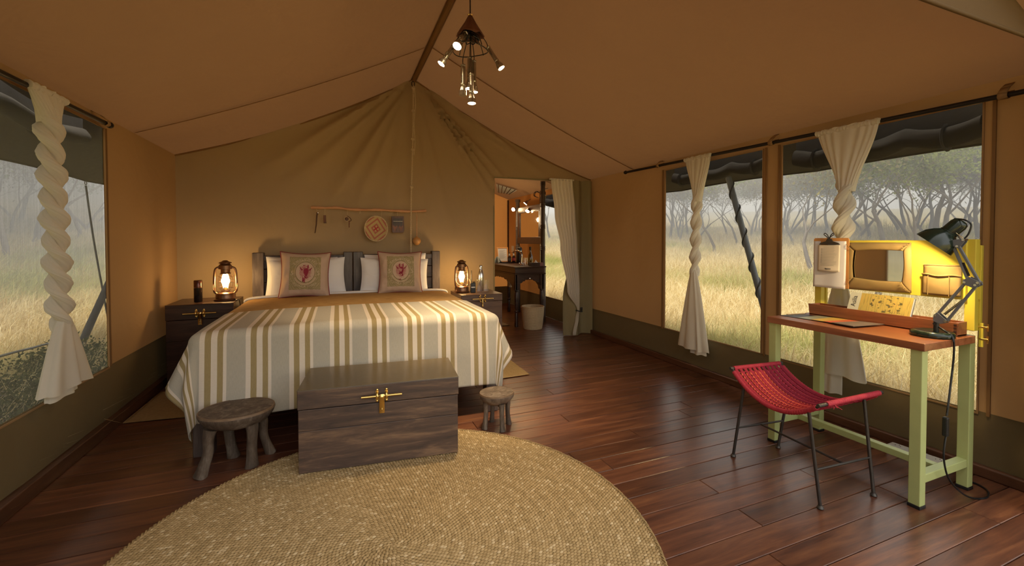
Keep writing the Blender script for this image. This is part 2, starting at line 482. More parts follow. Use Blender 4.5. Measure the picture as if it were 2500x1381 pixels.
# washroom shell behind the back wall
wb = MB()
side_panel(wb, XR, YB+0.01, 5.30, 0.31, HE, 0.01, 10, 40, 41)
side_panel(wb, XR, 6.62, YBB, 0.31, HE, 0.02, 40, 40, 43)
side_panel(wb, XR, 5.30, 6.62, 1.99, HE, 0.004, 20, 4, 44)
struct(wb.build('wall_washroom_right', M_bath, None, 80))
wq = MB()
wq.grid(lambda i, j: (lerp(0.9, XR, i), YBB-0.02*nz(i*6, j*3, 4)*math.sin(PI*i), lerp(0.0, zroof(lerp(0.9, XR, i), YBB), j)), 40, 30)
wall_far = struct(wq.build('wall_washroom_back', M_bath, None, 80))
wq = MB(); wq.grid(lambda i, j: (0.9, lerp(YB+0.03, YBB, i), lerp(0, HR-0.05, j)), 20, 20)
struct(wq.build('wall_washroom_left', M_bath, None, 80))
sk = MB(); side_panel(sk, XR-0.004, YB+0.02, YBB, 0.0, 0.335, 0.015, 50, 10, 47)
sk.box(0.92, XR, YBB-0.03, YBB-0.02, 0, 0.34)
sk.build('skirt', M_skirt, wall_far, 80, label='olive canvas band along the washroom walls')
s_ = MB(); s_.box(XR-0.03, XR-0.006, YBB-0.04, YBB-0.012, 0.0, 2.06); s_.build('corner_pole', M_dark, wall_far)
vd = MB(); vd.box(XL-1.0, XR+1.0, -3.4, -0.6, -0.10, -0.01); struct(vd.build('floor_veranda', M_board, None, None, .004))
# small gauze vent in the washroom roof
M_vent = plain('grey_vent_gauze', (0.42, 0.45, 0.40), 0.8, 0, 0.3, 30)
vt = MB()
VP = [(2.62, 7.25), (2.84, 7.78), (2.99, 7.5), (2.94, 7.05)]
vt.add([(x, y, zroof(x, y)-0.03) for x, y in VP], [(0,1,2,3)])
vt.build('roof_vent', M_vent, ceil_o, label='grey gauze vent let into the washroom roof')
vb = MB()
for k in range(5):
    a = Vector(VP[0]).lerp(Vector(VP[3]), (k+.5)/5); b = Vector(VP[1]).lerp(Vector(VP[2]), (k+.5)/5)
    vb.bar((a.x, a.y, zroof(a.x, a.y)-0.036), (b.x, b.y, zroof(b.x, b.y)-0.036), 0.012, 0.008)
vb.build('vent_rib', M_dark, ceil_o)
# header panel of the front wall, above the entrance
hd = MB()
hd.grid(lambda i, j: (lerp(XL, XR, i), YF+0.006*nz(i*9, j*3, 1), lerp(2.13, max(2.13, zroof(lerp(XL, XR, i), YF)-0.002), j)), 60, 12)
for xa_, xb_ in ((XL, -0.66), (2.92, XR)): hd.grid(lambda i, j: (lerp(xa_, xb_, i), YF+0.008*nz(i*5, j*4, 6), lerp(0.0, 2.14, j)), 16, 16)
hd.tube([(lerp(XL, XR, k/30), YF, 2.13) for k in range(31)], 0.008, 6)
struct(hd.build('wall_front', cloth('front_header_canvas', (0.13, 0.082, 0.040), 0.05, (0.1, 0.06, 0.03), 0.08, 0.3), None, 80))  # canvas colour darkened in place of shade from a veranda roof

# ------------------------------------------------------------------ floor
fl = MB(); fl.box(XL-0.12, XR+0.12, -0.6, YBB+0.1, -0.10, -0.026)
floor = struct(fl.build('floor', M_dark))
PW = 0.128; y = 0.30; prow = 0; plank_n = 0
pr_ = random.Random(11)
while y < YBB-0.02:
    x = XL - 0.02 - pr_.random()*0.6 if y < YB else 0.85 - pr_.random()*0.4
    while x < XR:
        L = pr_.choice([1.3, 1.6, 1.9, 2.3]); x1 = x+L
        a = max(x, XL-0.02 if y < YB else 0.86); b = min(x1, XR+0.02)
        if b-a > 0.05:
            g = 0.0016; c = 0.0022; m = MB()
            z1 = -0.0008*pr_.random()
            A = (a+g, b-g, y+g, y+PW-g)
            m.add([(A[0],A[2],-0.025),(A[1],A[2],-0.025),(A[1],A[3],-0.025),(A[0],A[3],-0.025),
                   (A[0],A[2],z1-c),(A[1],A[2],z1-c),(A[1],A[3],z1-c),(A[0],A[3],z1-c),
                   (A[0]+c,A[2]+c,z1),(A[1]-c,A[2]+c,z1),(A[1]-c,A[3]-c,z1),(A[0]+c,A[3]-c,z1)],
                  [(0,1,5,4),(1,2,6,5),(2,3,7,6),(3,0,4,7),(4,5,9,8),(5,6,10,9),(6,7,11,10),(7,4,8,11),(8,9,10,11)])
            m.build('plank', M_floorw, floor); plank_n += 1
        x = x1
    y += PW; prow += 1
bb = MB(); bb.box(XR-0.045, XR-0.005, 0.92, YB-0.01, 0.0, 0.055)
struct(bb.build('baseboard_right', M_board, None, None, 0.006))
bb = MB(); bb.box(XL+0.005, XL+0.055, 0.92, YB-0.01, 0.0, 0.075)
struct(bb.build('baseboard_left', M_board, None, None, 0.006))

# ------------------------------------------------------------------ gauze windows
def screen_mat(name, veil, scale, col):
    t = NT(name); o = t.obj()
    v = t.mapping(o, (1, scale, 2.0)); n1 = t.noise(v, 1.0, 3, 0.7)
    v2 = t.mapping(o, (1, scale*0.35, scale*0.5)); n2 = t.noise(v2, 1.0, 2)
    f = t.math('ADD', veil, t.math('MULTIPLY', t.math('SUBTRACT', t.math('ADD', t.math('MULTIPLY', n1, .8), t.math('MULTIPLY', n2, .2)), 0.5), veil*1.5))
    tr = t.n('ShaderNodeBsdfTransparent')
    d = t.n('ShaderNodeBsdfDiffuse'); d.inputs[0].default_value = (*col, 1)
    tl = t.n('ShaderNodeBsdfTranslucent'); tl.inputs[0].default_value = (*col, 1)
    return t.done(t.mixsh(f, tr.outputs[0], t.mixsh(0.85, d.outputs[0], tl.outputs[0])))
M_scrL = screen_mat('insect_gauze_dense', 0.34, 260, (0.24, 0.24, 0.25))
M_scrR = screen_mat('insect_gauze_fine', 0.07, 300, (0.3, 0.3, 0.3))
def window(nm, X, ya, yb, za, zb, mat):
    h = MB(); w = 0.006; sg = 1 if X < 0 else -1
    x0, x1 = sorted((X+sg*0.004, X+sg*0.012))
    h.box(x0, x1, ya-w, ya+w*.3, za-w, zb+w); h.box(x0, x1, yb-w*.3, yb+w, za-w, zb+w)
    h.box(x0, x1, ya, yb, za-w, za+w*.3); h.box(x0, x1, ya, yb, zb-w*.3, zb+w)
    o = struct(h.build(nm, M_wall))
    s = MB(); s.grid(lambda i, j: (X-sg*0.004+0.006*math.sin(PI*i)*math.sin(PI*j)*nz(i*3, j*3, X), lerp(ya, yb, i), lerp(za, zb, j)), 12, 12)
    s.build('insect_screen', mat, o, 60, label='see-through insect gauze')
    return o
window('window_1', XL, 1.3, 3.685, 0.405, 2.0, M_scrL)
window('window_2', XR, 2.485, 3.60, 0.335, 1.98, M_scrR)
window('window_3', XR, 1.205, 2.32, 0.325, 1.98, M_scrR)
window('window_4', XR, 5.30, 6.62, 0.335, 1.99, M_scrR)

# ------------------------------------------------------------------ flysheet, rolled blinds, guy poles outside
def flysheet(nm, label, xa, xb, ya, yb, z0, z1):
    m = MB()
    def fn(i, j):
        x = lerp(xa, xb, i); y = lerp(ya, yb, j)
        sc = 0.02*abs(math.sin(j*PI*5))
        return (x, y, lerp(z0, z1, i) - 0.05*math.sin(PI*i) + sc*i)
    m.grid(fn, 12, 60)
    m.tube([fn(1, k/60) for k in range(61)], 0.012, 6)
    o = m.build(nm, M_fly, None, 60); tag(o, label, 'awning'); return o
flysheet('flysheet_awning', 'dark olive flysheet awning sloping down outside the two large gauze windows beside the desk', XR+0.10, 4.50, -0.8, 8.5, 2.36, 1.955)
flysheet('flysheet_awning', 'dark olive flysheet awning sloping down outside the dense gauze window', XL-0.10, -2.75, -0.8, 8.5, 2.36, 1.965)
def roll(X, ya, yb, z, r, label, ties):
    sg = 1 if X < 0 else -1
    t = thing('rolled_blind', label, 'blind', (X-sg*(r+0.05), (ya+yb)/2, z), 0, 'rolled canvas blinds above the windows')
    L = yb-ya
    m = MB()
    def sag(j): return -0.035*abs(math.sin(PI*j*(len(ties)+1)))
    def fn(i, j):
        g = 2*PI*i; rr = r*(1+0.15*nz(j*9, math.cos(g), z)+0.1*math.sin(g*3+j*9))
        return (rr*math.cos(g), -L/2+L*j, sag(j)+rr*1.2*math.sin(g))
    m.grid(fn, 16, 50, closed_u=True)
    m.grid(lambda i, j: (0.0, -L/2+L*j, sag(j)+r*0.6+(2.02-z)*i), 2, 30)
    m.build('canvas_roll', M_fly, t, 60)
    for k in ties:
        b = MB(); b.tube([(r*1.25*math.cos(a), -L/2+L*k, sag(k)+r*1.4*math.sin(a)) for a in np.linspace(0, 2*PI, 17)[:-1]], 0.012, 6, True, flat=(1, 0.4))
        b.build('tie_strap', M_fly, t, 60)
roll(XL, 1.4, 3.66, 1.93, 0.04, 'dark rolled canvas blind above the dense gauze window on the narrow side of the bed', (0.3, 0.8))
roll(XR, 2.51, 3.58, 1.90, 0.042, 'dark rolled canvas blind above the window with the slanting tent pole', (0.12, 0.9))
roll(XR, 1.24, 2.29, 1.88, 0.05, 'dark rolled canvas blind above the window behind the desk', (0.15, 0.85))
roll(XR, 5.32, 6.6, 1.90, 0.05, 'dark rolled canvas blind above the washroom window', (0.5,))
def pole(nm, label, p0, p1, r, mat, cord):
    o = thing(nm, label, 'pole', p1)
    d = Vector(p0)-Vector(p1); m = MB(); m.cyl((0,0,0), d, r, r, 12); m.build('shaft', mat, o, 50)
    if cord:
        c = MB(); a = d.normalized().orthogonal().normalized(); b = d.normalized().cross(a)
        c.tube([d*(k/120)+(a*math.cos(k*0.42)+b*math.sin(k*0.42))*(r+0.006) for k in range(121)], 0.008, 5)
        c.build('wound_cord', M_rod, o, 60)
M_polegrey = plain('grey_painted_pole', (0.10, 0.11, 0.12), 0.5, 0.2, 0.2, 12)
pole('tent_pole', 'slanting grey tent pole wound with cord outside the window beside the twisted curtain', (4.2, 3.72, 1.98), (4.2, 3.02, -0.2), 0.032, M_polegrey, True)
pole('tent_pole', 'thick dark leaning branch pole low outside the dense gauze window', (-2.6, 6.85, 0.85), (-2.6, 5.75, -0.2), 0.036, plain('dark_bark_branch', (0.045, 0.042, 0.04), 0.85, 0, 0.3, 14, 0.3, 40), False)
def rope_line(nm, label, pts, r, mat, hook=None):
    m = MB(); m.tube(catmull(pts, 10), r, 6); o = m.build(nm, mat, None, 60); tag(o, label, 'rope')
    if hook:
        h = MB(); c = Vector(hook); h.tube([c+Vector((0, 0.022*math.cos(a), 0.022*math.sin(a))) for a in np.linspace(0, 2*PI, 17)[:-1]], 0.004, 5, True); h.build('metal_ring', M_iron, o, 60)
rope_line('guy_rope', 'thin dark guy rope running from the awning edge outside the dense gauze window', [(-2.72, 6.55, 1.90), (-2.68, 6.62, 1.2), (-2.62, 6.78, 0.2), (-2.6, 6.85, -0.2)], 0.010, M_polegrey, (-2.72, 6.55, 1.93))
rope_line('guy_rope', 'short dark strap hanging from the awning edge behind the curtain at the desk', [(4.42, 2.56, 1.92), (4.45, 2.57, 1.75), (4.6, 2.7, 1.2), (4.9, 2.9, -0.1)], 0.012, M_rod, (4.42, 2.56, 1.93))
rope_line('guy_rope', 'slack guy rope crossing low outside the dense gauze window', [(-1.75, 1.6, 0.70), (-2.1, 3.0, 0.52), (-2.3, 4.0, 0.42), (-2.5, 5.0, 0.32), (-2.6, 5.8, 0.2), (-2.6, 6.2, -0.2)], 0.010, M_polegrey)
# ------------------------------------------------------------------ savanna outside
def ground_z(x, y):
    dx = x-0.85; dy = y-3.0
    d = max(0.0, math.hypot(dx, dy)-4.0)
    k = 3.4 if dx > 0 else 4.6
    return -0.22 + k*(d/50.0)**1.15 + 0.12*nz(x*0.16, y*0.16, 1)*min(1, d/4)
gm = MB()
gm.grid(lambda i, j: ((lambda x, y: (x, y, ground_z(x, y)))(lerp(-75, 85, i), lerp(-30, 120, j))), 150, 140)
t = NT('dry_savanna_ground'); o = t.obj()
n1 = t.noise(o, 0.35, 5, 0.65); n2 = t.noise(o, 9, 4, 0.7)
col = t.ramp(t.math('ADD', t.math('MULTIPLY', n1, 0.6), t.math('MULTIPLY', n2, 0.4)), [(0.36, (0.20, 0.22, 0.06)), (0.5, (0.42, 0.33, 0.13)), (0.64, (0.52, 0.42, 0.20))])
M_ground = t.done(t.pr(col, 0.95, 0, None, 0.1))
struct(gm.build('ground', M_ground, None, 90))

def np_mesh(name, V, T, mat, attrs):
    me = bpy.data.meshes.new(name)
    me.vertices.add(len(V)); me.vertices.foreach_set('co', V.astype(np.float32).ravel())
    me.loops.add(T.size); me.loops.foreach_set('vertex_index', T.astype(np.int32).ravel())
    me.polygons.add(len(T)); me.polygons.foreach_set('loop_start', np.arange(0, T.size, 3, dtype=np.int32))
    me.update(calc_edges=True)
    for k, a in attrs.items():
        at = me.attributes.new(k, 'FLOAT', 'POINT'); at.data.foreach_set('value', a.astype(np.float32))
    me.materials.append(mat)
    o = bpy.data.objects.new(name, me); COL.objects.link(o); return o
t = NT('savanna_grass'); tone = t.attr('tone', 'Fac'); o = t.obj()
patch = t.noise(o, 0.22, 3, 0.6)
straw = t.ramp(tone, [(0.0, (0.48, 0.36, 0.16)), (0.45, (0.72, 0.59, 0.32)), (1.0, (0.88, 0.78, 0.52))])
gren = t.ramp(tone, [(0.0, (0.19, 0.24, 0.05)), (1.0, (0.46, 0.46, 0.14))])
gmix = t.ramp(t.math('ADD', patch, t.math('MULTIPLY', t.math('SUBTRACT', tone, .5), .12)), [(0.50, 0.0), (0.62, 0.85)])
gc = t.mix(gmix, straw, gren)
df = t.n('ShaderNodeBsdfDiffuse'); t.l(gc, df.inputs[0]); tl = t.n('ShaderNodeBsdfTranslucent'); t.l(gc, tl.inputs[0])
M_grass = t.done(t.mixsh(0.35, df.outputs[0], tl.outputs[0]))
def grass(name, label, sectors, seed):
    rg = np.random.default_rng(seed); VV = []; TT = []; TN = []; base = 0
    for (x0, side, s0, s1, d0, d1, n, h0, h1, w) in sectors:
        nc = max(1, n//9)
        u = rg.random(nc); X = d0*(d1/d0)**u                      # clump distance from the camera along x
        sl = rg.uniform(s0, s1, nc)
        cx = np.repeat(X*side, 9); cyy = np.repeat(X*sl, 9); N = len(cx)
        sp = np.repeat(0.06+0.02*X, 9)
        px = cx+rg.normal(0, 1, N)*sp; py = cyy+rg.normal(0, 1, N)*sp
        keep = (px*side > x0); px = px[keep]; py = py[keep]; N = len(px)
        pz = np.array([ground_z(a, b) for a, b in zip(px, py)])-0.02
        h = rg.uniform(h0, h1, N)*(0.75+0.5*rg.random(N)); an = rg.uniform(0, 2*PI, N); ln = h*rg.uniform(0.15, 0.95, N)
        ww = w*rg.uniform(0.6, 1.4, N)*(1+np.hypot(px, py)*0.05)
        la = rg.normal(0.6, 1.1, N); lx = np.cos(la)*ln; ly = np.sin(la)*ln
        ax = np.cos(an)*ww; ay = np.sin(an)*ww
        P = np.zeros((N, 5, 3))
        for k, (q, t_, z_) in enumerate(((-1, 0, 0), (1, 0, 0), (-.8, .3, .62), (.8, .3, .62), (0, 1, .95))):
            P[:, k, 0] = px+q*ax+lx*t_; P[:, k, 1] = py+q*ay+ly*t_; P[:, k, 2] = pz+h*z_*np.sqrt(np.maximum(0.15, 1-(ln/h*t_)**2*.6))
        VV.append(P.reshape(-1, 3)); i = base+np.arange(N)*5
        TT.append(np.stack([np.stack([i, i+1, i+3], 1), np.stack([i, i+3, i+2], 1), np.stack([i+2, i+3, i+4], 1)], 1).reshape(-1, 3))
        TN.append(np.repeat(rg.random(N), 5)); base += N*5
    o = np_mesh(name, np.concatenate(VV), np.concatenate(TT), M_grass, {'tone': np.concatenate(TN)})
    tag(o, label, 'grass', None, 'stuff')
grass('grass', 'tall dry straw and green grass outside the windows beside the desk and the washroom', [
    (3.35, 1, 0.0, 2.5, 3.6, 8, 70000, 0.28, 0.55, 0.0032),
    (3.35, 1, 0.1, 2.3, 8, 20, 70000, 0.30, 0.55, 0.0042),
    (3.35, 1, 0.1, 2.2, 20, 48, 45000, 0.30, 0.6, 0.006)], 3)
grass('grass', 'hazy green and straw grass outside the dense gauze window', [
    (1.6, -1, 1.3, 3.4, 1.75, 5, 40000, 0.25, 0.5, 0.0032),
    (1.6, -1, 1.4, 3.2, 5, 22, 45000, 0.28, 0.55, 0.005)], 5)

# trees: a few grown skeletons, then copies
t = NT('grey_bark'); o = t.obj(); M_bark = t.done(t.pr(t.mix(t.noise(o, 6, 4), (0.13, 0.11, 0.095), (0.26, 0.23, 0.20)), 0.9, 0, None, 0.1))
def leaf_mat(name, a, b):
    t = NT(name); tone = t.attr('tone', 'Fac'); c = t.mix(tone, a, b)
    d = t.n('ShaderNodeBsdfDiffuse'); t.l(c, d.inputs[0]); tl = t.n('ShaderNodeBsdfTranslucent'); t.l(c, tl.inputs[0])
    return t.done(t.mixsh(0.4, d.outputs[0], tl.outputs[0]))
M_leaf = leaf_mat('acacia_leaf', (0.13, 0.17, 0.045), (0.30, 0.34, 0.11))
M_leaf2 = leaf_mat('dry_twig_leaf', (0.20, 0.17, 0.10), (0.32, 0.30, 0.16))
def make_tree(label, seed, height, spread, forks, leafn, leafmat, trunk_r, flat=0.5, trunk_len=0.3, group=None, depth_max=6):
    rg = random.Random(seed); wood_ = MB(); tips = []
    def grow(p, d, L, r, dep):
        n = 4; pts = [p]; rr = [r]; q = p.copy(); dd = d.copy()
        for k in range(n):
            dd = (dd + Vector((rg.gauss(0, .16), rg.gauss(0, .16), rg.gauss(0.02, .10)))).normalized()
            q = q + dd*L/n; pts.append(q.copy()); rr.append(max(0.006, r*(1-0.45*(k+1)/n)))
        wood_.tube(pts, rr, 7 if dep < 2 else 4, caps=False)
        if dep >= 2: tips.extend(pts[2:])
        if dep >= depth_max: return
        nb = forks if dep < 2 else rg.choice((2, 3))
        a0 = rg.uniform(0, 2*PI)
        for k in range(nb):
            a = a0+2*PI*k/nb+rg.gauss(0, .4)
            out = Vector((math.cos(a), math.sin(a), 0)); spread_ = spread*(0.62 if dep == 0 else 0.85 if dep == 1 else 1.0)
            nd = (dd*0.75 + out*spread_*rg.uniform(.6, 1.2) + Vector((0, 0, 0.25-flat*0.12*dep))).normalized()
            grow(q if rg.random() < .7 else pts[-2], nd, L*rg.uniform(.62, .85), rr[-1]*rg.uniform(.6, .8), dep+1)
    grow(Vector((0, 0, -0.1)), Vector((rg.gauss(0, .08), rg.gauss(0, .08), 1)).normalized(), height*trunk_len, trunk_r, 0)
    root = thing('acacia_tree', label, 'tree', (0, 0, 0), 0, group)
    wood_.build('trunk', M_bark, root, 60)
    if leafn:
        r2 = np.random.default_rng(seed); idx = r2.integers(0, len(tips), leafn)
        C_ = np.array([tips[k] for k in idx])+r2.normal(0, 1, (leafn, 3))*np.array([.22, .22, .13])
        A = r2.normal(0, 1, (leafn, 3)); A /= np.linalg.norm(A, axis=1)[:, None]; B = np.cross(A, r2.normal(0, 1, (leafn, 3))); B /= np.linalg.norm(B, axis=1)[:, None]
        s = r2.uniform(.035, .075, (leafn, 1))
        V = np.stack([C_-A*s, C_+B*s*.7, C_+A*s, C_-B*s*.7], 1).reshape(-1, 3); i = np.arange(leafn)*4
        T = np.stack([np.stack([i, i+1, i+2], 1), np.stack([i, i+2, i+3], 1)], 1).reshape(-1, 3)
        o = np_mesh('crown', V, T, leafmat, {'tone': np.repeat(r2.random(leafn), 4)})
        o.parent = root
    return root
HG = 'hazy trees of the misty woodland'
HL = 'pale hazy tree standing in the misty woodland beyond the tent'
protos = [
    make_tree(HL, 21, 5.6, .75, 3, 7000, M_leaf, 0.085, .6, .34, HG),
    make_tree(HL, 22, 5.2, .62, 2, 2600, M_leaf2, 0.075, .3, .36, HG),
    make_tree(HL, 23, 6.2, .85, 3, 9000, M_leaf, 0.105, .8, .32, HG),
    make_tree(HL, 24, 4.4, .70, 3, 2200, M_leaf2, 0.06, .3, .32, HG),
    make_tree(HL, 25, 5.0, .55, 2, 4600, M_leaf, 0.065, .4, .42, HG),
]
def ray_dir(px):        # heading of a tree as seen from the doorway
    a = R(21.95) + math.atan((px-1250)/1055.6)
    return math.sin(a), math.cos(a)
spots = [  # heading, distance, kind, scale, turn, label
    (1745, 21, 4, 1.05, 0.4, 'slender leafy tree beyond the window between the twisted curtain and the slanting pole'),
    (1992, 14, 1, 0.92, 1.0, 'bare forked grey tree seen beside the twisted curtain at the desk'),
    (2168, 20, 2, 0.95, 2.0, 'wide crowned acacia straight above the desk mirror'),
    (2312, 22, 2, 1.0, 4.1, 'spreading acacia seen above the desk lamp'),
    (2240, 17, 0, 0.8, 3.0, 'thin leafy tree between the two wide acacias beyond the desk'),
    (2385, 26, 0, 1.1, 0.7, None), (2120, 30, 0, 1.1, 1.7, None), (2060, 28, 4, 1.2, 2.7, None), (1940, 26, 3, 1.1, 0.2, None), (1925, 36, 1, 1.2, 5.0, None),
    (2270, 34, 2, 1.1, 0.9, None), (2350, 38, 4, 1.3, 1.9, None), (2200, 36, 1, 1.3, 2.9, None), (2020, 38, 2, 1.1, 3.9, None), (1965, 44, 0, 1.4, 4.9, None),
    (1660, 28, 3, 1.2, 5.9, None), (1690, 34, 1, 1.2, 0.5, None), (1715, 44, 0, 1.3, 1.5, None), (1775, 34, 3, 1.3, 2.5, None), (1800, 27, 1, 0.95, 3.5, None),
    (1835, 32, 4, 1.2, 4.5, None), (1860, 42, 2, 1.2, 5.5, None), (1640, 44, 4, 1.3, 0.1, None), (1890, 40, 0, 1.3, 1.1, None), (2420, 32, 1, 1.2, 2.1, None),
    (2460, 24, 2, 1.0, 3.1, None), (2560, 26, 0, 1.1, 4.3, None), (2680, 30, 4, 1.3, 5.3, None), (1600, 30, 0, 1.1, 0.8, None), (1560, 38, 2, 1.2, 1.8, None),
    (1340, 30, 0, 1.0, 2.8, None), (1370, 38, 4, 1.2, 3.8, None), (1420, 34, 1, 1.2, 4.8, None),
    (18, 17, 4, 1.15, 0.3, 'hazy tree trunk seen at the outer edge of the dense gauze window'), (72, 21, 1, 1.2, 1.3, 'thin hazy tree just beyond the twisted curtain at the dense gauze window'),
    (196, 24, 4, 1.1, 2.3, 'small hazy tree beyond the guy rope'),
    (-60, 20, 2, 1.0, 3.3, None), (140, 30, 0, 1.2, 4.3, None), (235, 34, 3, 1.2, 5.3, None), (45, 34, 2, 1.1, 0.6, None), (-160, 26, 0, 1.1, 1.6, None), (300, 36, 1, 1.3, 2.6, None), (110, 40, 4, 1.3, 3.6, None),
]
rq = random.Random(17)
for k in range(46):
    D = rq.uniform(24, 46); spots.append((rq.uniform(1590, 2520), D, rq.choice((0, 1, 1, 2, 3, 3, 4)), rq.uniform(.85, 1.35), rq.uniform(0, 6), None))
for k in range(10):
    D = rq.uniform(22, 42); spots.append((rq.uniform(-80, 300), D, rq.choice((0, 1, 3, 4)), rq.uniform(.85, 1.3), rq.uniform(0, 6), None))
def far_label(px, k):
    where = 'beyond the dense gauze window' if px < 400 else 'beyond the washroom window' if px < 1460 else 'beyond the desk and curtain windows'
    kind = 'sparse bare twigged' if k in (1, 3) else 'leafy crowned'
    return 'pale hazy %s tree in the misty woodland %s' % (kind, where), 'hazy %s trees %s' % (kind, where)
used_p = set()
for px, D, k, s, rz_, lab in spots:
    root = protos[k] if k not in used_p else copy_tree(protos[k]); used_p.add(k)
    sx, sy = ray_dir(px); x = sx*D; y = sy*D
    root.location = (x, y, ground_z(x, y)); root.rotation_euler = (0, 0, rz_); root.scale = (s, s, s)
    root['label'] = lab or far_label(px, k)[0]
    if not lab: root['group'] = far_label(px, k)[1]
    elif 'group' in root: del root['group']
sx, sy = ray_dir(2146); m = MB(); m.tube([(0, 0, -0.1), (0.02, 0.01, 0.5), (-0.02, 0, 0.95)], [0.05, 0.045, 0.03], 8)
o = m.build('tree_stump', M_bark, None, 60); o.location = (sx*10, sy*10, ground_z(sx*10, sy*10)); tag(o, 'thin broken dead stump standing in the grass above the desk mirror', 'stump')

# low dark shrubs close outside the dense gauze window
M_shrub = leaf_mat('dark_shrub_leaf', (0.05, 0.06, 0.025), (0.13, 0.14, 0.06))
def shrub(label, x, y, r, h, n, seed):
    root = thing('low_shrub', label, 'shrub', (x, y, ground_z(x, y))); rg = random.Random(seed); m = MB(); tips = []
    for k in range(16):
        a = rg.uniform(0, 2*PI); e = rg.uniform(.3, 1); p = [Vector((0, 0, -.05))]
        for q in range(1, 6): p.append(Vector((math.cos(a+.1*q)*r*e*q/5+rg.gauss(0, .03), math.sin(a+.1*q)*r*e*q/5+rg.gauss(0, .03), h*(q/5)**.7*rg.uniform(.7, 1))))
        m.tube(p, [.014, .011, .009, .007, .005, .003], 5); tips += p[2:]
    m.build('stems', M_bark, root, 60)
    r2 = np.random.default_rng(seed); C_ = np.array([tips[k] for k in r2.integers(0, len(tips), n)])+r2.normal(0, 1, (n, 3))*np.array([.12, .12, .09])*r*1.6
    A = r2.normal(0, 1, (n, 3)); A /= np.linalg.norm(A, axis=1)[:, None]; B = np.cross(A, r2.normal(0, 1, (n, 3))); B /= np.linalg.norm(B, axis=1)[:, None]; sz = r2.uniform(.010, .024, (n, 1))
    V = np.stack([C_-A*sz, C_+B*sz*.5, C_+A*sz, C_-B*sz*.5], 1).reshape(-1, 3); i = np.arange(n)*4
    o = np_mesh('foliage', V, np.stack([np.stack([i, i+1, i+2], 1), np.stack([i, i+2, i+3], 1)], 1).reshape(-1, 3), M_shrub, {'tone': np.repeat(r2.random(n), 4)}); o.parent = root
shrub('low dark shrub at the tent foot outside the dense gauze window, at its outer edge', -2.15, 3.75, .38, .42, 6000, 3)
shrub('low dark shrub outside the dense gauze window, below the twisted curtain', -2.2, 4.5, .40, .45, 6000, 4)
shrub('low dark shrub outside the dense gauze window, beside the leaning branch pole', -2.3, 5.35, .42, .42, 6000, 5)
# morning mist over the woodland
t = NT('morning_mist'); vsn = t.n('ShaderNodeVolumeScatter')
vsn.inputs['Color'].default_value = (0.95, 0.96, 1.0, 1); vsn.inputs['Density'].default_value = 0.030; vsn.inputs['Anisotropy'].default_value = 0.2
t.l(vsn.outputs[0], t.out.inputs['Volume']); M_mist = t.m
M_gauze_haze = M_mist.copy(); M_gauze_haze.name = 'mist_with_gauze_haze'
for nd in M_gauze_haze.node_tree.nodes:
    if nd.type == 'VOLUME_SCATTER': nd.inputs['Density'].default_value = 0.055  # mist thickened to stand in for light scattered by the gauze
m = MB(); m.box(8.0, 84, -28, 118, -0.6, 26); tag(m.build('mist', M_mist), 'pale morning mist over the woodland beyond the desk windows', 'mist', None, 'stuff')
m = MB(); m.box(-74, -3.1, -28, 118, -0.6, 26); tag(m.build('mist', M_gauze_haze), 'pale morning mist, thickened in place of gauze haze, over the plain beyond the dense gauze window', 'mist', None, 'stuff')
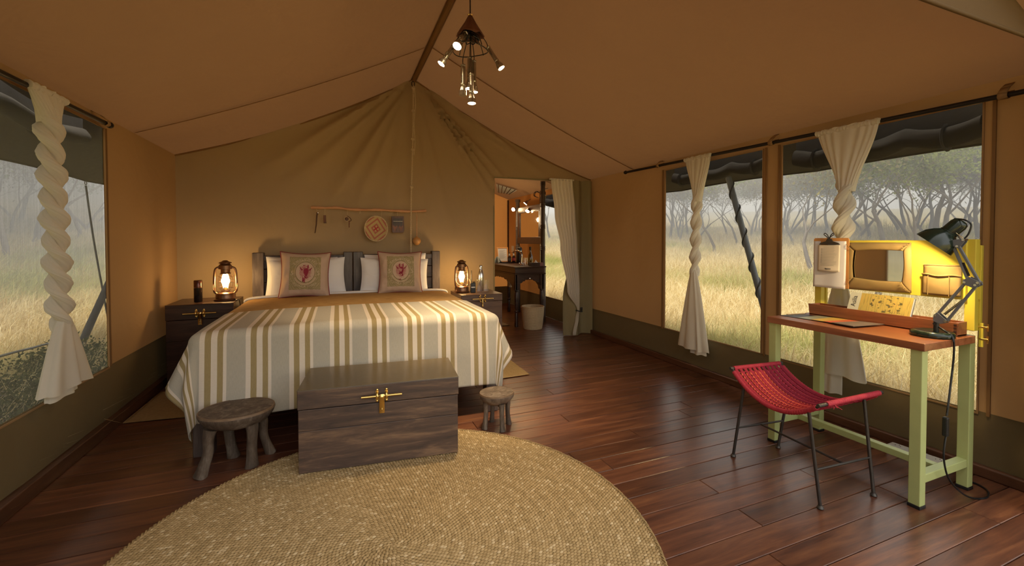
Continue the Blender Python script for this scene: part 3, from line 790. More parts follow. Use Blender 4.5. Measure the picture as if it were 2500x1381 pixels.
# ------------------------------------------------------------------ rugs
def round_rug():
    o = thing('round_rug', 'large round woven straw rug in front of the wooden chest', 'rug', (0.20, 1.80, 0))
    RR = 1.085
    d = MB(); d.lathe([(RR-0.012, 0.0), (RR-0.004, 0.004), (RR-0.014, 0.007), (0.0, 0.007)], 120); 
    t = NT('straw_backing'); d.build('backing', t.done(t.pr((0.15, 0.105, 0.04), 0.95)), o, 40)
    t = NT('woven_straw'); tone = t.attr('tone', 'Fac'); oc = t.obj(); f = t.noise(t.mapping(oc, (60, 60, 60)), 3, 3)
    col = t.ramp(tone, [(0.0, (0.34, 0.225, 0.10)), (0.5, (0.47, 0.32, 0.15)), (0.94, (0.56, 0.40, 0.21)), (1.0, (0.66, 0.50, 0.29))])
    M = t.done(t.pr(t.mix(t.math('MULTIPLY', f, 0.4), col, (0.34, 0.25, 0.11)), 0.75, 0, None, 0.25))
    rg = np.random.default_rng(2); V = []; T = []; TN = []; base = 0
    rs = 0.0138; nr = int(RR/rs)
    g = np.linspace(-1, 1, 4)
    for i in range(1, nr+1):
        r = i*rs - rs*0.4; n = max(6, int(round(2*PI*r/0.0160)))
        th = 2*PI*(np.arange(n)/n) + i*0.5*2*PI/n
        dth = 2*PI/n*0.50; rr = rs*0.54
        A, B = np.meshgrid(g, g)                                   # along, across
        hgt = np.sqrt(np.maximum(0, 1-(np.abs(A)**3)*0.95))*np.sqrt(np.maximum(0, 1-(np.abs(B)**3)*0.95))
        jit = rg.normal(0, 0.0009, n)[:, None, None]; hz = (0.0052+rg.normal(0, 0.0006, n))[:, None, None]
        skew = 0.33*rr
        R_ = r + B[None]*rr + A[None]*skew + jit
        TH = th[:, None, None] + A[None]*dth
        Z = 0.006 + hz*hgt[None]
        V.append(np.stack([R_*np.cos(TH), R_*np.sin(TH), Z], -1).reshape(-1, 3))
        q = np.array([(a*4+b, a*4+b+1, (a+1)*4+b+1, (a+1)*4+b) for a in range(3) for b in range(3)])
        tri = np.concatenate([q[:, [0, 2, 1]], q[:, [0, 3, 2]]])
        T.append((tri[None]+(base+np.arange(n)*16)[:, None, None]).reshape(-1, 3)); base += n*16
        tn = np.clip(rg.normal(0.45, 0.22, n)+0.12*math.sin(i*1.3), 0, 1); tn[rg.random(n) < .06] = 1.0
        TN.append(np.repeat(tn, 16))
    w = np_mesh('straw_weave', np.concatenate(V), np.concatenate(T), M, {'tone': np.concatenate(TN)})
    w.data.polygons.foreach_set('use_smooth', [True]*len(w.data.polygons))
    w.parent = o; w['kind'] = 'stuff'
    rim = MB()
    for k in range(2):
        rim.tube([((RR-0.006+0.006*math.cos(a*170+PI*k))*math.cos(a), (RR-0.006+0.006*math.cos(a*170+PI*k))*math.sin(a), 0.008+0.004*math.sin(a*170+PI*k)) for a in np.linspace(0, 2*PI, 1000)[:-1]], 0.0045, 4, True)
    rim.build('braided_rim', M, o, 60)
round_rug()
def mat_rug(label, pts, nrows):
    o = thing('floor_mat', label, 'mat', (pts[0][0], pts[0][1], 0), 0)
    P = [Vector((a-pts[0][0], b-pts[0][1], 0)) for a, b in pts]
    m = MB()
    def fn(i, j):
        p = P[0].lerp(P[1], i).lerp(P[3].lerp(P[2], i), j)
        return (p.x, p.y, 0.006+0.003*abs(math.sin(j*PI*nrows)))
    m.grid(fn, 24, nrows*4); m.build('woven_mat', M_jute, o, 60, solid=0.002)
    h = MB(); h.tube([P[0]+Vector((0,0,.006)), P[1]+Vector((0,0,.006)), P[2]+Vector((0,0,.006)), P[3]+Vector((0,0,.006))], 0.006, 6, True); h.build('bound_edge', M_jute, o, 60)
mat_rug('jute bedside mat half under the coverlet on the dense gauze window side', [(-1.37, 3.72), (-0.86, 3.66), (-0.80, 4.36), (-1.36, 4.36)], 34)
mat_rug('jute mat whose corner peeps out from the coverlet beside the small stool', [(1.64, 3.66), (1.66, 4.36), (1.18, 4.36), (1.14, 3.62)], 34)
mat_rug('beige bath mat on the washroom floor before the vanity table', [(1.85, 5.95), (2.33, 5.9), (2.33, 6.9), (1.85, 6.95)], 40)

# ------------------------------------------------------------------ beds
BX, BA, BFY, BT = 0.15, 0.935, 3.02, 0.69
def single_bed(label, xa, xb):
    cx = (xa+xb)/2; h = (xb-xa)/2
    t = thing('bed', label, 'bed', (cx, 4.95, 0)); 
    for s, w in ((-1, .10), (1, .09)):
        p = MB(); x = s*h - (w if s > 0 else 0); p.box(x, x+w, -0.05, 0.05, 0, 1.135); p.build('headboard_post', M_darkv, t, None, 0.006)
        p = MB(); p.box(x, x+w, -1.98, -1.89, 0, 0.40); p.build('foot_post', M_darkv, t, None, 0.006)
        p = MB(); xx = s*(h-0.035); p.box(xx-0.022, xx+0.022, -1.9, -0.04, 0.24, 0.40); p.build('side_rail', M_dark, t, None, 0.004)
    for k in range(5):
        p = MB(); z0 = 0.45+k*0.13; p.box(-h+.09, h-.08, -0.015, 0.02, z0, z0+0.126); p.build('headboard_plank', M_dark, t, None, 0.004)
    p = MB(); p.box(-h+.05, h-.05, -0.03, 0.035, 1.05, 1.105); p.build('headboard_rail', M_darkv, t, None, 0.006)
    p = MB(); p.box(-h+.05, h-.05, -1.955, -1.91, 0.26, 0.40); p.build('foot_rail', M_dark, t, None, 0.004)
    p = MB(); p.box(-h+.05, h-.05, -1.9, -0.05, 0.36, 0.395); p.build('slat_base', M_dark, t, None, 0.002)
    m = MB(); m.box(cx-h+.015, cx+h-.015, BFY+.01, 4.885, 0.40, 0.665)
    o = m.build('mattress', M_linen, None, 60, 0.045, seg=4); return tag(o, 'white mattress on the '+label, 'mattress')
single_bed('dark wooden bed frame nearer the lantern with the flask', -0.785, 0.145)
single_bed('dark wooden bed frame nearer the bedside chest with the bottle', 0.151, 1.085)

def drape(name, mat, w0, w1, Ds, Df, off, nu, nw, kside, kfoot, seed, parent=None, puff=0.016):
    """cloth lying on the mattress: u across, w along from the foot edge (negative hangs down)"""
    a = BA-0.03; rb = 0.06
    m = MB()
    def fn(i, j):
        u = lerp(-(a+Ds), a+Ds, i); w = lerp(w0, w1, j)
        du = max(abs(u)-a, 0); dw = max(-w, 0); sx = 1 if u > 0 else -1
        bx = max(-a, min(a, u)); bw_ = max(w, 0)
        s = math.hypot(du, dw); th = math.atan2(dw, du) if s > 0 else 0
        zt = BT + off + puff*(math.cos(bx/a*PI/2)**.5 if abs(bx) < a else 0) + 0.006*nz(u*2.5, w*2.5, seed)
        if s == 0: return (BX+u, BFY+0.03+bw_, zt)
        k = lerp(kside, kfoot, min(1, th/(PI/2))**.8)
        if dw == 0: k = lerp(kside, kside*.45, min(1, bw_/1.2))
        corner = math.sin(min(PI, 2*th))
        k += 0.05*nz(u*3, w*3, seed+2) + (0.03*math.sin(w*9+seed) if dw == 0 else 0) + (0.018*math.sin(u*7.3+1) if du == 0 else 0)
        k += corner*(-0.20*max(0, (s-0.34)/0.3) + 0.07*math.sin(th*7))
        k = max(0.02, min(.75, k))
        arc = rb*PI/2
        if s < arc:
            g = s/rb; out = rb*math.sin(g); dn = rb*(1-math.cos(g))
        else:
            q = s-arc; out = rb+k*q; dn = rb+q*math.sqrt(1-k*k)
        return (BX+bx+sx*math.cos(th)*out, BFY+0.03+bw_-math.sin(th)*out, max(0.012, zt-dn))
    def uv(i, j): return (lerp(-(a+Ds), a+Ds, i), lerp(w0, w1, j))
    m.grid(fn, nu, nw, uv)
    return m.build(name, mat, parent, 80, solid=0.006)
# striped coverlet material: stripes run along the bed
def stripe_mat():
    t = NT('striped_coverlet'); s = t.sep(t.attr('cuv'))
    per = 0.232
    x = t.math('FRACT', t.math('DIVIDE', t.math('ADD', s[0], 10.0*per+0.068), per))
    def band(a, b, wd=0.006):
        return t.math('MULTIPLY', t.math('SMOOTHSTEP', x, a-wd, a+wd) if False else t.math('GREATER_THAN', x, a), t.math('LESS_THAN', x, b))
    o = t.obj(); thr = t.noise(t.mapping(t.attr('cuv'), (420, 34, 1)), 1.0, 3, 0.7); thr2 = t.noise(t.mapping(t.attr('cuv'), (30, 420, 1)), 1.0, 2)
    grey = t.mix(thr, (0.35, 0.315, 0.255), (0.56, 0.505, 0.41)); tan = t.mix(thr, (0.26, 0.19, 0.085), (0.46, 0.35, 0.18)); cream = t.mix(thr2, (0.66, 0.56, 0.45), (0.78, 0.68, 0.57))
    c = t.mix(t.math('ADD', band(0.0, 0.42), 0.0), cream, grey)
    c = t.mix(band(0.53, 0.665), c, tan); c = t.mix(band(0.80, 0.925), c, tan)
    b = t.bump(t.math('ADD', thr, thr2), 0.12, 0.003)
    return t.done(t.pr(c, 0.95, 0, b, 0.12))
M_stripe = stripe_mat()
t = NT('golden_brown_throw'); cu = t.attr('cuv'); f = t.noise(t.mapping(cu, (9, 60, 1)), 1.0, 5, 0.7); f2 = t.noise(t.mapping(cu, (60, 300, 1)), 1.0, 2)
M_throw = t.done(t.pr(t.ramp(f, [(0.35, (0.30, 0.165, 0.06)), (0.55, (0.44, 0.26, 0.10)), (0.7, (0.52, 0.34, 0.16))]), 0.95, 0, t.bump(t.math('ADD', f, f2), 0.3, 0.006), 0.1))
tag(drape('bed_sheet', M_linen, 1.30, 1.86, 0.30, 0, 0.002, 90, 40, .10, .1, 4), 'white sheet strip showing between the golden throw and the pillows', 'sheet')
tag(drape('bed_throw', M_throw, 0.62, 1.64, 0.34, 0, 0.010, 110, 60, .16, .1, 6), 'golden brown throw spread across the bed below the pillows', 'blanket')
fold = MB(); fold.tube(catmull([(BX-BA-0.03, 4.69, 0.675), (BX-BA+0.1, 4.685, 0.715), (BX, 4.68, 0.728), (BX+BA-0.1, 4.685, 0.715), (BX+BA+0.03, 4.69, 0.675)], 12), 0.019, 10, flat=(1.6, .75))
tag(fold.build('folded_sheet_edge', M_linen, None, 60), 'rolled white sheet hem lying over the top edge of the throw', 'sheet')
cov = drape('striped_coverlet', M_stripe, -0.545, 0.72, 0.37, 0.545, 0.020, 190, 130, .42, .07, 9)
tag(cov, 'striped grey, tan and cream coverlet draped over the foot of the bed', 'coverlet')

# ------------------------------------------------------------------ pillows and cushions
def pillow_fn(W, H, T, pinch, seed, side):
    def fn(i, j):
        u = 2*i-1; v = 2*j-1
        x = u*W/2*(1-pinch*(1-v*v)**1.0*abs(u)**3) ; z = v*H/2*(1-pinch*(1-u*u)*abs(v)**3)
        b = max(0, (1-u**4)*(1-v**4))**0.62
        y = -side*T/2*b - side*0.014*b*nz(u*2.2, v*2.2, seed) - side*0.010*b**.5*nz(u*5+v*2, v*4-u, seed+3) - side*0.006*b**.5*nz(u*11, v*8, seed+5)
        return Vector((x, y, z))
    return fn
def soft(name, parent, mat, W, H, T, pinch, seed, M, n=26):
    m = MB()
    for side in (1, -1):
        f = pillow_fn(W, H, T, pinch, seed, side)
        m.grid((lambda i, j: M @ f(i, j)) if side > 0 else (lambda i, j: M @ f(1-i, j)), n, n)
    return m.build(name, mat, parent, 80)
def white_pillow(label, x, y, z, W, H, tilt, roll_, seed):
    t = thing('white_pillow', label, 'pillow', (x, y, z), 0)
    M = Matrix.Rotation(R(roll_), 4, 'Y') @ Matrix.Rotation(R(-tilt), 4, 'X') @ Matrix.Translation((0, 0, H/2))
    soft('pillow_case', t, M_linen, W, H, 0.125, 0.05, seed, M)
white_pillow('white pillow standing behind, against the headboard post by the lit lantern with the flask', -0.34, 4.855, 0.69, 0.66, 0.40, 6, 1, 3)
white_pillow('white pillow directly behind the stamp cushion near the flask lantern', -0.265, 4.725, 0.70, 0.69, 0.38, 10, -2, 8)
white_pillow('white pillow standing behind, against the headboard post by the radio', 0.60, 4.855, 0.69, 0.66, 0.42, 6, -1, 13)
white_pillow('white pillow directly behind the stamp cushion near the hanging rope', 0.56, 4.725, 0.70, 0.71, 0.37, 10, 2, 19)

def text2d(s, size):
    cu = bpy.data.curves.new('t', 'FONT'); cu.body = s; cu.size = size; cu.align_x = 'CENTER'; cu.align_y = 'CENTER'; cu.resolution_u = 3
    ob = bpy.data.objects.new('t', cu); COL.objects.link(ob)
    dg = bpy.context.evaluated_depsgraph_get(); me = bpy.data.meshes.new_from_object(ob.evaluated_get(dg))
    v = [(p.co.x, p.co.y) for p in me.vertices]; f = [tuple(p.vertices) for p in me.polygons]
    bpy.data.objects.remove(ob); bpy.data.curves.remove(cu); bpy.data.meshes.remove(me)
    return v, f
def stamp_mat():
    t = NT('olive_stamp_print'); c = t.attr('cuv'); s = t.sep(c); x, y = s[0], s[1]     # both -1..1
    r = t.math('SQRT', t.math('ADD', t.math('MULTIPLY', x, x), t.math('MULTIPLY', t.math('SUBTRACT', y, 0.04), t.math('SUBTRACT', y, 0.04))))
    swirl = t.math('SINE', t.math('ADD', t.math('MULTIPLY', r, 46.0), t.math('MULTIPLY', t.noise(c, 2.6, 2), 26.0)))
    fine = t.noise(c, 26, 2)
    ol = t.mix(t.math('GREATER_THAN', swirl, 0.62), (0.27, 0.225, 0.095), (0.44, 0.345, 0.20))
    ol = t.mix(t.math('MULTIPLY', fine, 0.5), ol, (0.5, 0.39, 0.26))
    cream = (0.56, 0.41, 0.30)
    def ring(a, b): return t.math('MULTIPLY', t.math('GREATER_THAN', r, a), t.math('LESS_THAN', r, b))
    c1 = t.mix(ring(0.0, 0.60), ol, cream); c1 = t.mix(ring(0.60, 0.625), c1, (0.16, 0.13, 0.05)); c1 = t.mix(ring(0.66, 0.68), c1, cream)
    # ribbon round the lower half of the medallion
    low = t.math('LESS_THAN', y, -0.28)
    c1 = t.mix(t.math('MULTIPLY', low, ring(0.66, 0.80)), c1, (0.50, 0.38, 0.25))
    c1 = t.mix(t.math('MULTIPLY', low, ring(0.79, 0.81)), c1, (0.18, 0.145, 0.06))
    # red glow of ink behind the animal head
    rr = t.math('SQRT', t.math('ADD', t.math('MULTIPLY', x, t.math('MULTIPLY', x, 1.3)), t.math('MULTIPLY', t.math('SUBTRACT', y, 0.02), t.math('SUBTRACT', y, 0.02))))
    hal = t.math('MULTIPLY', t.math('LESS_THAN', t.math('ADD', rr, t.math('MULTIPLY', t.noise(c, 12, 3), 0.5)), 0.66), t.math('GREATER_THAN', t.noise(t.mapping(c, (30, 12, 1)), 1, 2), 0.42))
    c1 = t.mix(t.math('MULTIPLY', hal, 0.62), c1, (0.40, 0.075, 0.10))
    return t.done(t.pr(c1, 0.9, 0, None, 0.15))
M_stamp = stamp_mat(); M_letter = plain('cream_print', (0.60, 0.47, 0.33), 0.9); M_redink = plain('dark_red_print', (0.26, 0.02, 0.045), 0.9, 0, 0.35, 60)
M_pale = plain('pale_print', (0.60, 0.42, 0.34), 0.9)
def stamp_cushion(label, x, y, z, rzz, tilt, roll_, seed):
    W = H = 0.45; T = 0.15; t = thing('stamp_cushion', label, 'cushion', (x, y, z), R(rzz))
    M = Matrix.Rotation(R(roll_), 4, 'Y') @ Matrix.Rotation(R(-tilt), 4, 'X') @ Matrix.Translation((0, 0, H/2))
    soft('cushion_cover', t, M_cush, W, H, T, 0.10, seed, M, 34)
    f = pillow_fn(W, H, T, 0.10, seed, 1)
    pts = []
    for k in range(120):
        q = k/30.0; e = int(q); s = q-e
        i, j = ((s, 0), (1, s), (1-s, 1), (0, 1-s))[e]
        pts.append(M @ f(i, j))
    p = MB(); p.tube(pts, 0.0055, 6, True); p.build('red_piping', M_maroon, t, 60)
    SW, SH = 0.138, 0.164            # half size of the print
    def S(px, py, h):
        q = f(min(1, max(0, px*SW/W+0.5)), min(1, max(0, (py*SH+0.005)/H+0.5))); return M @ (q+Vector((0, -h, 0)))
    st = MB(); st.grid(lambda i, j: S(2*i-1, 2*j-1, 0.0022), 26, 30, lambda i, j: (2*i-1, 2*j-1)); st.build('stamp_print', M_stamp, t, 80, label='olive postage stamp print with a red giraffe head')
    L = MB()
    def put(v, fc, cx, cyy, ang, sc, h=0.0034):
        ca, sa = math.cos(ang), math.sin(ang)
        L.add([S(cx+(a*ca-b*sa)*sc, cyy+(a*sa+b*ca)*sc*SW/SH, h) for a, b in v], fc)
    word = 'TANGANYIKA'
    for k, ch in enumerate(word):
        a = R(lerp(142, 38, k/(len(word)-1))); v, fc = text2d(ch, 0.28)
        put(v, fc, 0.86*math.cos(a), 0.10+0.70*math.sin(a), a-PI/2, 1.0)
    word = 'POSTAGE & REVENUE'
    for k, ch in enumerate(word):
        if ch == ' ': continue
        a = R(lerp(238, 302, k/(len(word)-1))); v, fc = text2d(ch, 0.165)
        put(v, fc, 1.30*math.cos(a), 0.47+1.28*math.sin(a), a+PI/2, 1.0)
    for s in (-1, 1):
        v, fc = text2d('5', 0.42); put(v, fc, 0.83*s, -0.02, 0, 1.0)
    L.build('lettering', M_letter, t)
    G = MB()
    def blob(P, mb, h):
        mb.add([S(a, b, h) for a, b in P], [tuple(range(len(P)))])
    blob([(-.10,.0),(-.12,.16),(-.02,.26),(.12,.27),(.22,.18),(.20,.02),(.12,-.16),(.17,-.28),(.08,-.36),(-.01,-.30),(-.02,-.14)], G, 0.0036)
    for s, ox in ((-1, .0), (1, .08)):
        blob([(ox+s*.05, .25), (ox+s*.05, .44), (ox+s*.09, .47), (ox+s*.13, .44), (ox+s*.12, .25)], G, 0.0036)
        blob([(ox+s*.14, .18), (ox+s*.26, .25), (ox+s*.36, .40), (ox+s*.33, .26), (ox+s*.22, .12)], G, 0.0036)
    blob([(-.06, .02), (-.02, -.2), (.0, -.56), (-.06, -.60), (-.17, -.52), (-.16, -.2)], G, 0.0032)
    G.build('giraffe_head', M_redink, t)
    P_ = MB()
    for a, b, c, d in ((-.07, .12, .03, .05), (.1, .12, .03, .05), (-.12, -.25, .03, .06), (-.09, -.4, .03, .05), (-.13, -.1, .02, .04), (.06, -.22, .03, .02), (.02, .0, .02, .06), (.1, -.05, .02, .05), (-.06, -.5, .03, .03)):
        blob([(a-c, b), (a, b-d), (a+c, b), (a, b+d)], P_, 0.0046)
    P_.build('pale_markings', M_pale, t)
stamp_cushion('beige cushion with olive stamp print leaning on the pillows nearer the flask lantern', -0.30, 4.585, 0.705, 2, 14, 2.0, 31)
stamp_cushion('beige cushion with olive stamp print leaning on the pillows below the hanging rope', 0.60, 4.585, 0.70, -3, 14, 0.6, 37)

# ------------------------------------------------------------------ chests
def chest(name, label, loc, rz, W, D, H, lid, front_boards, hasp_style, latch_w, grp=None, mat=None, topmat=None):
    mat = mat or M_chest; topmat = topmat or M_chesttop
    t = thing(name, label, 'chest', loc, rz, grp)                     # origin: front left bottom corner
    b = MB(); b.box(0, W, 0.014, D, 0, H-lid-0.003); b.build('chest_body', mat, t, None, 0.004)
    zs = [0]+front_boards+[H-lid-0.003]
    for a, c in zip(zs, zs[1:]):
        p = MB(); p.box(0.0, W, 0.0, 0.0142, a+0.0008, c-0.0008); p.build('front_board', mat, t, None, 0.002)
    l = MB(); l.box(-0.004, W+0.004, -0.004, D+0.004, H-lid, H-0.004); lo = l.build('chest_lid', mat, t, None, 0.004)
    tp = MB(); tp.box(-0.005, W+0.005, -0.006, D+0.005, H-0.006, H); tp.build('lid_top', topmat, lo, None, 0.003)
    br = MB(); cx = W*0.5; zr = H-lid*0.60; br_r = latch_w*0.030
    br.cyl((cx-latch_w/2, -0.022, zr), (cx+latch_w/2, -0.022, zr), br_r, br_r, 12)
    br.build('latch_bolt', M_brass, t, 50)
    for s in (-1, 1):
        m = MB(); x = cx+s*latch_w*0.115
        m.box(x-0.008, x+0.008, -0.008, -0.003, zr-0.028, zr+0.028)
        m.tube([(x, -0.006, zr-0.018), (x, -0.028, zr-0.014), (x, -0.034, zr), (x, -0.028, zr+0.014), (x, -0.006, zr+0.018)], 0.0065, 8, flat=(1, .5))
        if hasp_style == 'ball':
            for dz in (-0.03, 0.0, 0.034): m.ball((x, -0.03, zr+dz), 0.009)
        else:
            m.ball((x, -0.008, zr+0.03), 0.0075, sc=(1, .5, 1)); m.ball((x, -0.008, zr-0.03), 0.0075, sc=(1, .5, 1))
        m.build('latch_bracket', M_brass, t, 50)
    h = MB()
    if hasp_style == 'ball':
        h.box(cx-0.007, cx+0.007, -0.02, -0.012, zr-0.085, zr+0.0); h.ball((cx, -0.02, zr-0.05), 0.010); h.ball((cx, -0.02, zr-0.085), 0.008)
    else:
        h.tube([(cx, -0.034, zr+0.012), (cx, -0.040, zr), (cx, -0.034, zr-0.012), (cx, -0.022, zr-0.03), (cx, -0.016, zr-0.05), (cx, -0.016, zr-0.098)], [0.014]*6, 8, flat=(1, .22))
        h.ball((cx, -0.020, zr-0.075), 0.006)
    h.build('latch_hasp', M_brass, t, 50)
    return t
chest('storage_chest', 'large worn dark wooden chest with brass latch on the round rug', (-0.203, 2.527, 0.013), R(-5.5), 0.85, 0.42, 0.447, 0.105, [0.225], 'plate', 0.215)
chest('bedside_chest', 'dark bedside chest carrying the lantern and the flask', (-1.345, 4.44, 0), R(1), 0.485, 0.46, 0.71, 0.13, [0.2, 0.4], 'plate', 0.24, None, M_dark, M_dark)
M_brownch = wood('brown_bedside_wood', (0.07, 0.035, 0.022), (0.13, 0.068, 0.042), (0.19, 0.105, 0.065), 0.35, (1.5, 12, 12), 1.5, 0.1, False)
chest('bedside_chest', 'brown bedside chest carrying the lantern, radio, bottle and tumblers', (1.215, 4.45, 0), R(0), 0.46, 0.46, 0.672, 0.075, [0.2, 0.4], 'ball', 0.235, None, M_brownch, M_brownch)

# ------------------------------------------------------------------ hurricane lanterns
def lantern(label, loc, rz):
    t = thing('hurricane_lantern', label, 'lantern', loc, rz)
    b = MB(); b.lathe([(0.085, 0), (0.09, 0.006), (0.09, 0.012), (0.078, 0.018), (0.078, 0.055), (0.072, 0.066), (0.05, 0.074), (0.036, 0.078), (0.034, 0.092), (0.0, 0.094)], 32); b.build('fuel_tank', M_bronze, t, 40)
    for s in (-1, 1):
        f = MB(); f.tube(catmull([(s*0.062, 0, 0.06), (s*0.078, 0, 0.075), (s*0.086, 0, 0.10), (s*0.086, 0, 0.19), (s*0.078, 0, 0.275), (s*0.06, 0, 0.298), (s*0.035, 0, 0.302)], 6), 0.010, 8, flat=(1, 1)); f.build('side_tube', M_bronze, t, 60)
    g = MB(); g.lathe([(0.040, 0.094), (0.052, 0.11), (0.060, 0.14), (0.062, 0.165), (0.056, 0.20), (0.044, 0.235), (0.040, 0.245)], 28); go = g.build('glass_globe', M_glass, t, 60)
    c = MB(); c.lathe([(0.042, 0.243), (0.044, 0.250), (0.036, 0.254), (0.036, 0.283), (0.052, 0.286), (0.052, 0.318), (0.040, 0.330), (0.038, 0.336), (0.052, 0.340), (0.050, 0.346), (0.026, 0.356), (0.018, 0.364), (0.0, 0.366)], 28); c.build('chimney_hood', M_bronze, t, 40)
    for k in range(3):
        w = MB(); w.tube([(0.064*math.cos(a), 0.064*math.sin(a), 0.12+0.05*k+0.004*math.sin(4*a)) for a in np.linspace(0, 2*PI, 25)[:-1]], 0.0018, 5, True); w.build('guard_wire', M_bronze, t, 60)
    h = MB(); h.tube(catmull([(-0.092, 0, 0.16), (-0.085, -0.06, 0.10), (-0.03, -0.095, 0.085), (0.03, -0.095, 0.085), (0.085, -0.06, 0.10), (0.092, 0, 0.16)], 6), 0.0022, 6); h.build('bail_handle', M_bronze, t, 60)
    s_ = MB(); s_.cyl((0, 0, 0.092), (0, 0, 0.12), 0.014, 0.013, 12); s_.build('bulb_socket', M_brass, t, 50)
    l = MB(); l.lathe([(0.0, 0.118), (0.012, 0.120), (0.016, 0.135), (0.032, 0.165), (0.033, 0.185), (0.024, 0.205), (0.0, 0.213)], 20); l.build('light_bulb', M_bulb, t, 80, label='glowing warm bulb')
    return t
lantern('lit bronze hurricane lantern on the bedside chest beside the black flask', (-0.955, 4.64, 0.71), R(8))
lantern('lit bronze hurricane lantern on the bedside chest beside the radio', (1.285, 4.70, 0.672), R(20))
m = MB(); m.tube(catmull([(-0.89, 4.62, 0.725), (-0.85, 4.55, 0.716), (-0.84, 4.60, 0.70), (-0.845, 4.75, 0.5), (-0.84, 4.9, 0.1)], 8), 0.004, 6); tag(m.build('lantern_cord', M_black, None, 60), 'dark flex trailing off the chest beside the flask lantern', 'cord')
t = thing('vacuum_flask', 'slim black flask with copper glint on the bedside chest', 'flask', (-1.155, 4.60, 0.71))
m = MB(); m.lathe([(0.030, 0), (0.032, 0.004), (0.032, 0.125), (0.0, 0.126)], 20); m.build('flask_body', plain('glossy_black_flask', (0.02, 0.014, 0.013), 0.15, 0.4), t, 50)
m = MB(); m.lathe([(0.032, 0.128), (0.032, 0.188), (0.028, 0.194), (0.0, 0.195)], 20); m.build('flask_cup', plain('copper_brown_cup', (0.12, 0.045, 0.03), 0.2, 0.7), t, 50)
t = thing('two_way_radio', 'black hand held radio with aerial standing on the bedside chest', 'radio', (1.395, 4.63, 0.672), R(-6))
m = MB(); m.box(-0.029, 0.029, -0.016, 0.016, 0, 0.112); m.build('radio_body', M_black, t, None, 0.006)
m = MB(); m.box(-0.022, 0.022, -0.0175, -0.0155, 0.056, 0.068); m.build('display', M_whitepl, t)
m = MB(); m.box(-0.024, 0.024, -0.0185, -0.0155, 0.012, 0.05); m.build('keypad', plain('dark_rubber', (0.03, 0.03, 0.033), 0.6), t, None, 0.002)
m = MB(); m.cyl((-0.018, 0, 0.11), (-0.016, 0, 0.25), 0.0055, 0.0035, 8); m.build('aerial', M_black, t, 60)
m = MB()
for x in (0.004, 0.02): m.cyl((x, 0, 0.11), (x, 0, 0.126), 0.006, 0.006, 10)
m.build('knob', M_black, t, 50)
t = thing('water_bottle', 'tall brushed steel water bottle behind the two tumblers', 'bottle', (1.535, 4.78, 0.672))
m = MB(); m.lathe([(0.034, 0), (0.037, 0.004), (0.037, 0.15), (0.034, 0.19), (0.022, 0.235), (0.016, 0.25), (0.016, 0.262), (0.0, 0.262)], 24); m.build('bottle_body', M_steel, t, 60)
m = MB(); m.lathe([(0.018, 0.258), (0.019, 0.262), (0.019, 0.292), (0.016, 0.297), (0.0, 0.297)], 20); m.build('bottle_cap', M_steel, t, 50)
def tumbler(label, loc, r, h):
    t = thing('drinking_glass', label, 'glass', loc, 0)
    m = MB(); n = 32; prof = [(r*.92, 0), (r*.96, 0.004), (r, h), (r-0.003, h), (r*.9, 0.012), (0.0, 0.010)]
    for q, z in prof:
        for k in range(n):
            g = 2*PI*k/n; rr = q*(1+0.035*math.cos(g*12)) if q > 0 else 0
            m.v.append((rr*math.cos(g), rr*math.sin(g), z))
    for i in range(len(prof)-1):
        for k in range(n): m.f.append((i*n+k, i*n+(k+1) % n, (i+1)*n+(k+1) % n, (i+1)*n+k))
    m.build('fluted_tumbler', M_glass, t, 60); return t
tumbler('clear fluted tumbler in front of the steel bottle', (1.475, 4.64, 0.672), 0.034, 0.14)
tumbler('clear fluted tumbler at the outer side of the steel bottle', (1.552, 4.64, 0.672), 0.033, 0.135)

# ------------------------------------------------------------------ carved stools
M_rim = plain('pale_rim_highlight_wood', (0.20, 0.125, 0.07), 0.6, 0, 0.45, 30, 0.2, 60)  # edge highlight of the stool rims, put in as lighter brown colour
def carved_stool(label, loc, rz, ax, ay, H, dish, legs, edge):
    t = thing('carved_stool', label, 'stool', loc, rz)
    m = MB(); n = 40
    prof = [(0.0, H-edge-0.045), (0.55, H-edge-0.035), (0.82, H-edge-0.012), (0.97, H-0.03), (1.0, H-0.014), (0.985, H-0.002), (0.95, H)]
    m.lathe(prof, n, None, (0, 0, 0), ax, ay); m.build('seat', M_tribal, t, 60)
    d = MB(); d.lathe([(0.955, H-0.0005), (0.90, H-0.006), (0.6, H-dish), (0.0, H-dish*1.15)], n, None, (0, 0, 0), ax*1.0, ay*1.0); d.build('seat_dish', M_tribtop, t, 60, label='worn smooth dished seat top')
    e = MB(); e.lathe([(0.955, H-0.003), (0.958, H+0.0015), (0.985, H+0.001), (1.003, H-0.010)], n, None, (0, 0, 0), ax, ay); e.f = [f for f in e.f if len(f) == 4]; e.build('seat_rim', M_rim, t, 60, label='pale painted rim highlight')
    for (x, y, fx, fy, w) in legs:
        L = MB(); P = catmull([(x, y, H-edge-0.02), (x*1.05+fx*.1, y*1.05+fy*.1, H*.62), (x+fx*.25, y+fy*.25, H*.38), (x+fx*.7, y+fy*.7, H*.14), (x+fx, y+fy, 0.0)], 5)
        k = len(P); L.tube(P, [w*(1.25-0.75*math.sin(PI*min(1, i/(k-1)*1.0))*0.45) for i in range(k)], 12, flat=(1, .8))
        L.build('leg', M_tribal, t, 60)
    return t
carved_stool('low wide dished wooden stool with curved legs beside the trailing coverlet corner', (-0.53, 2.80, 0), R(-5), 0.188, 0.165, 0.318, 0.034,
    [(-0.105, -0.075, -0.045, -0.02, 0.034), (0.085, -0.055, -0.005, 0.01, 0.032), (0.10, 0.075, 0.04, 0.03, 0.030), (-0.07, 0.085, 0.02, 0.02, 0.028)], 0.055)
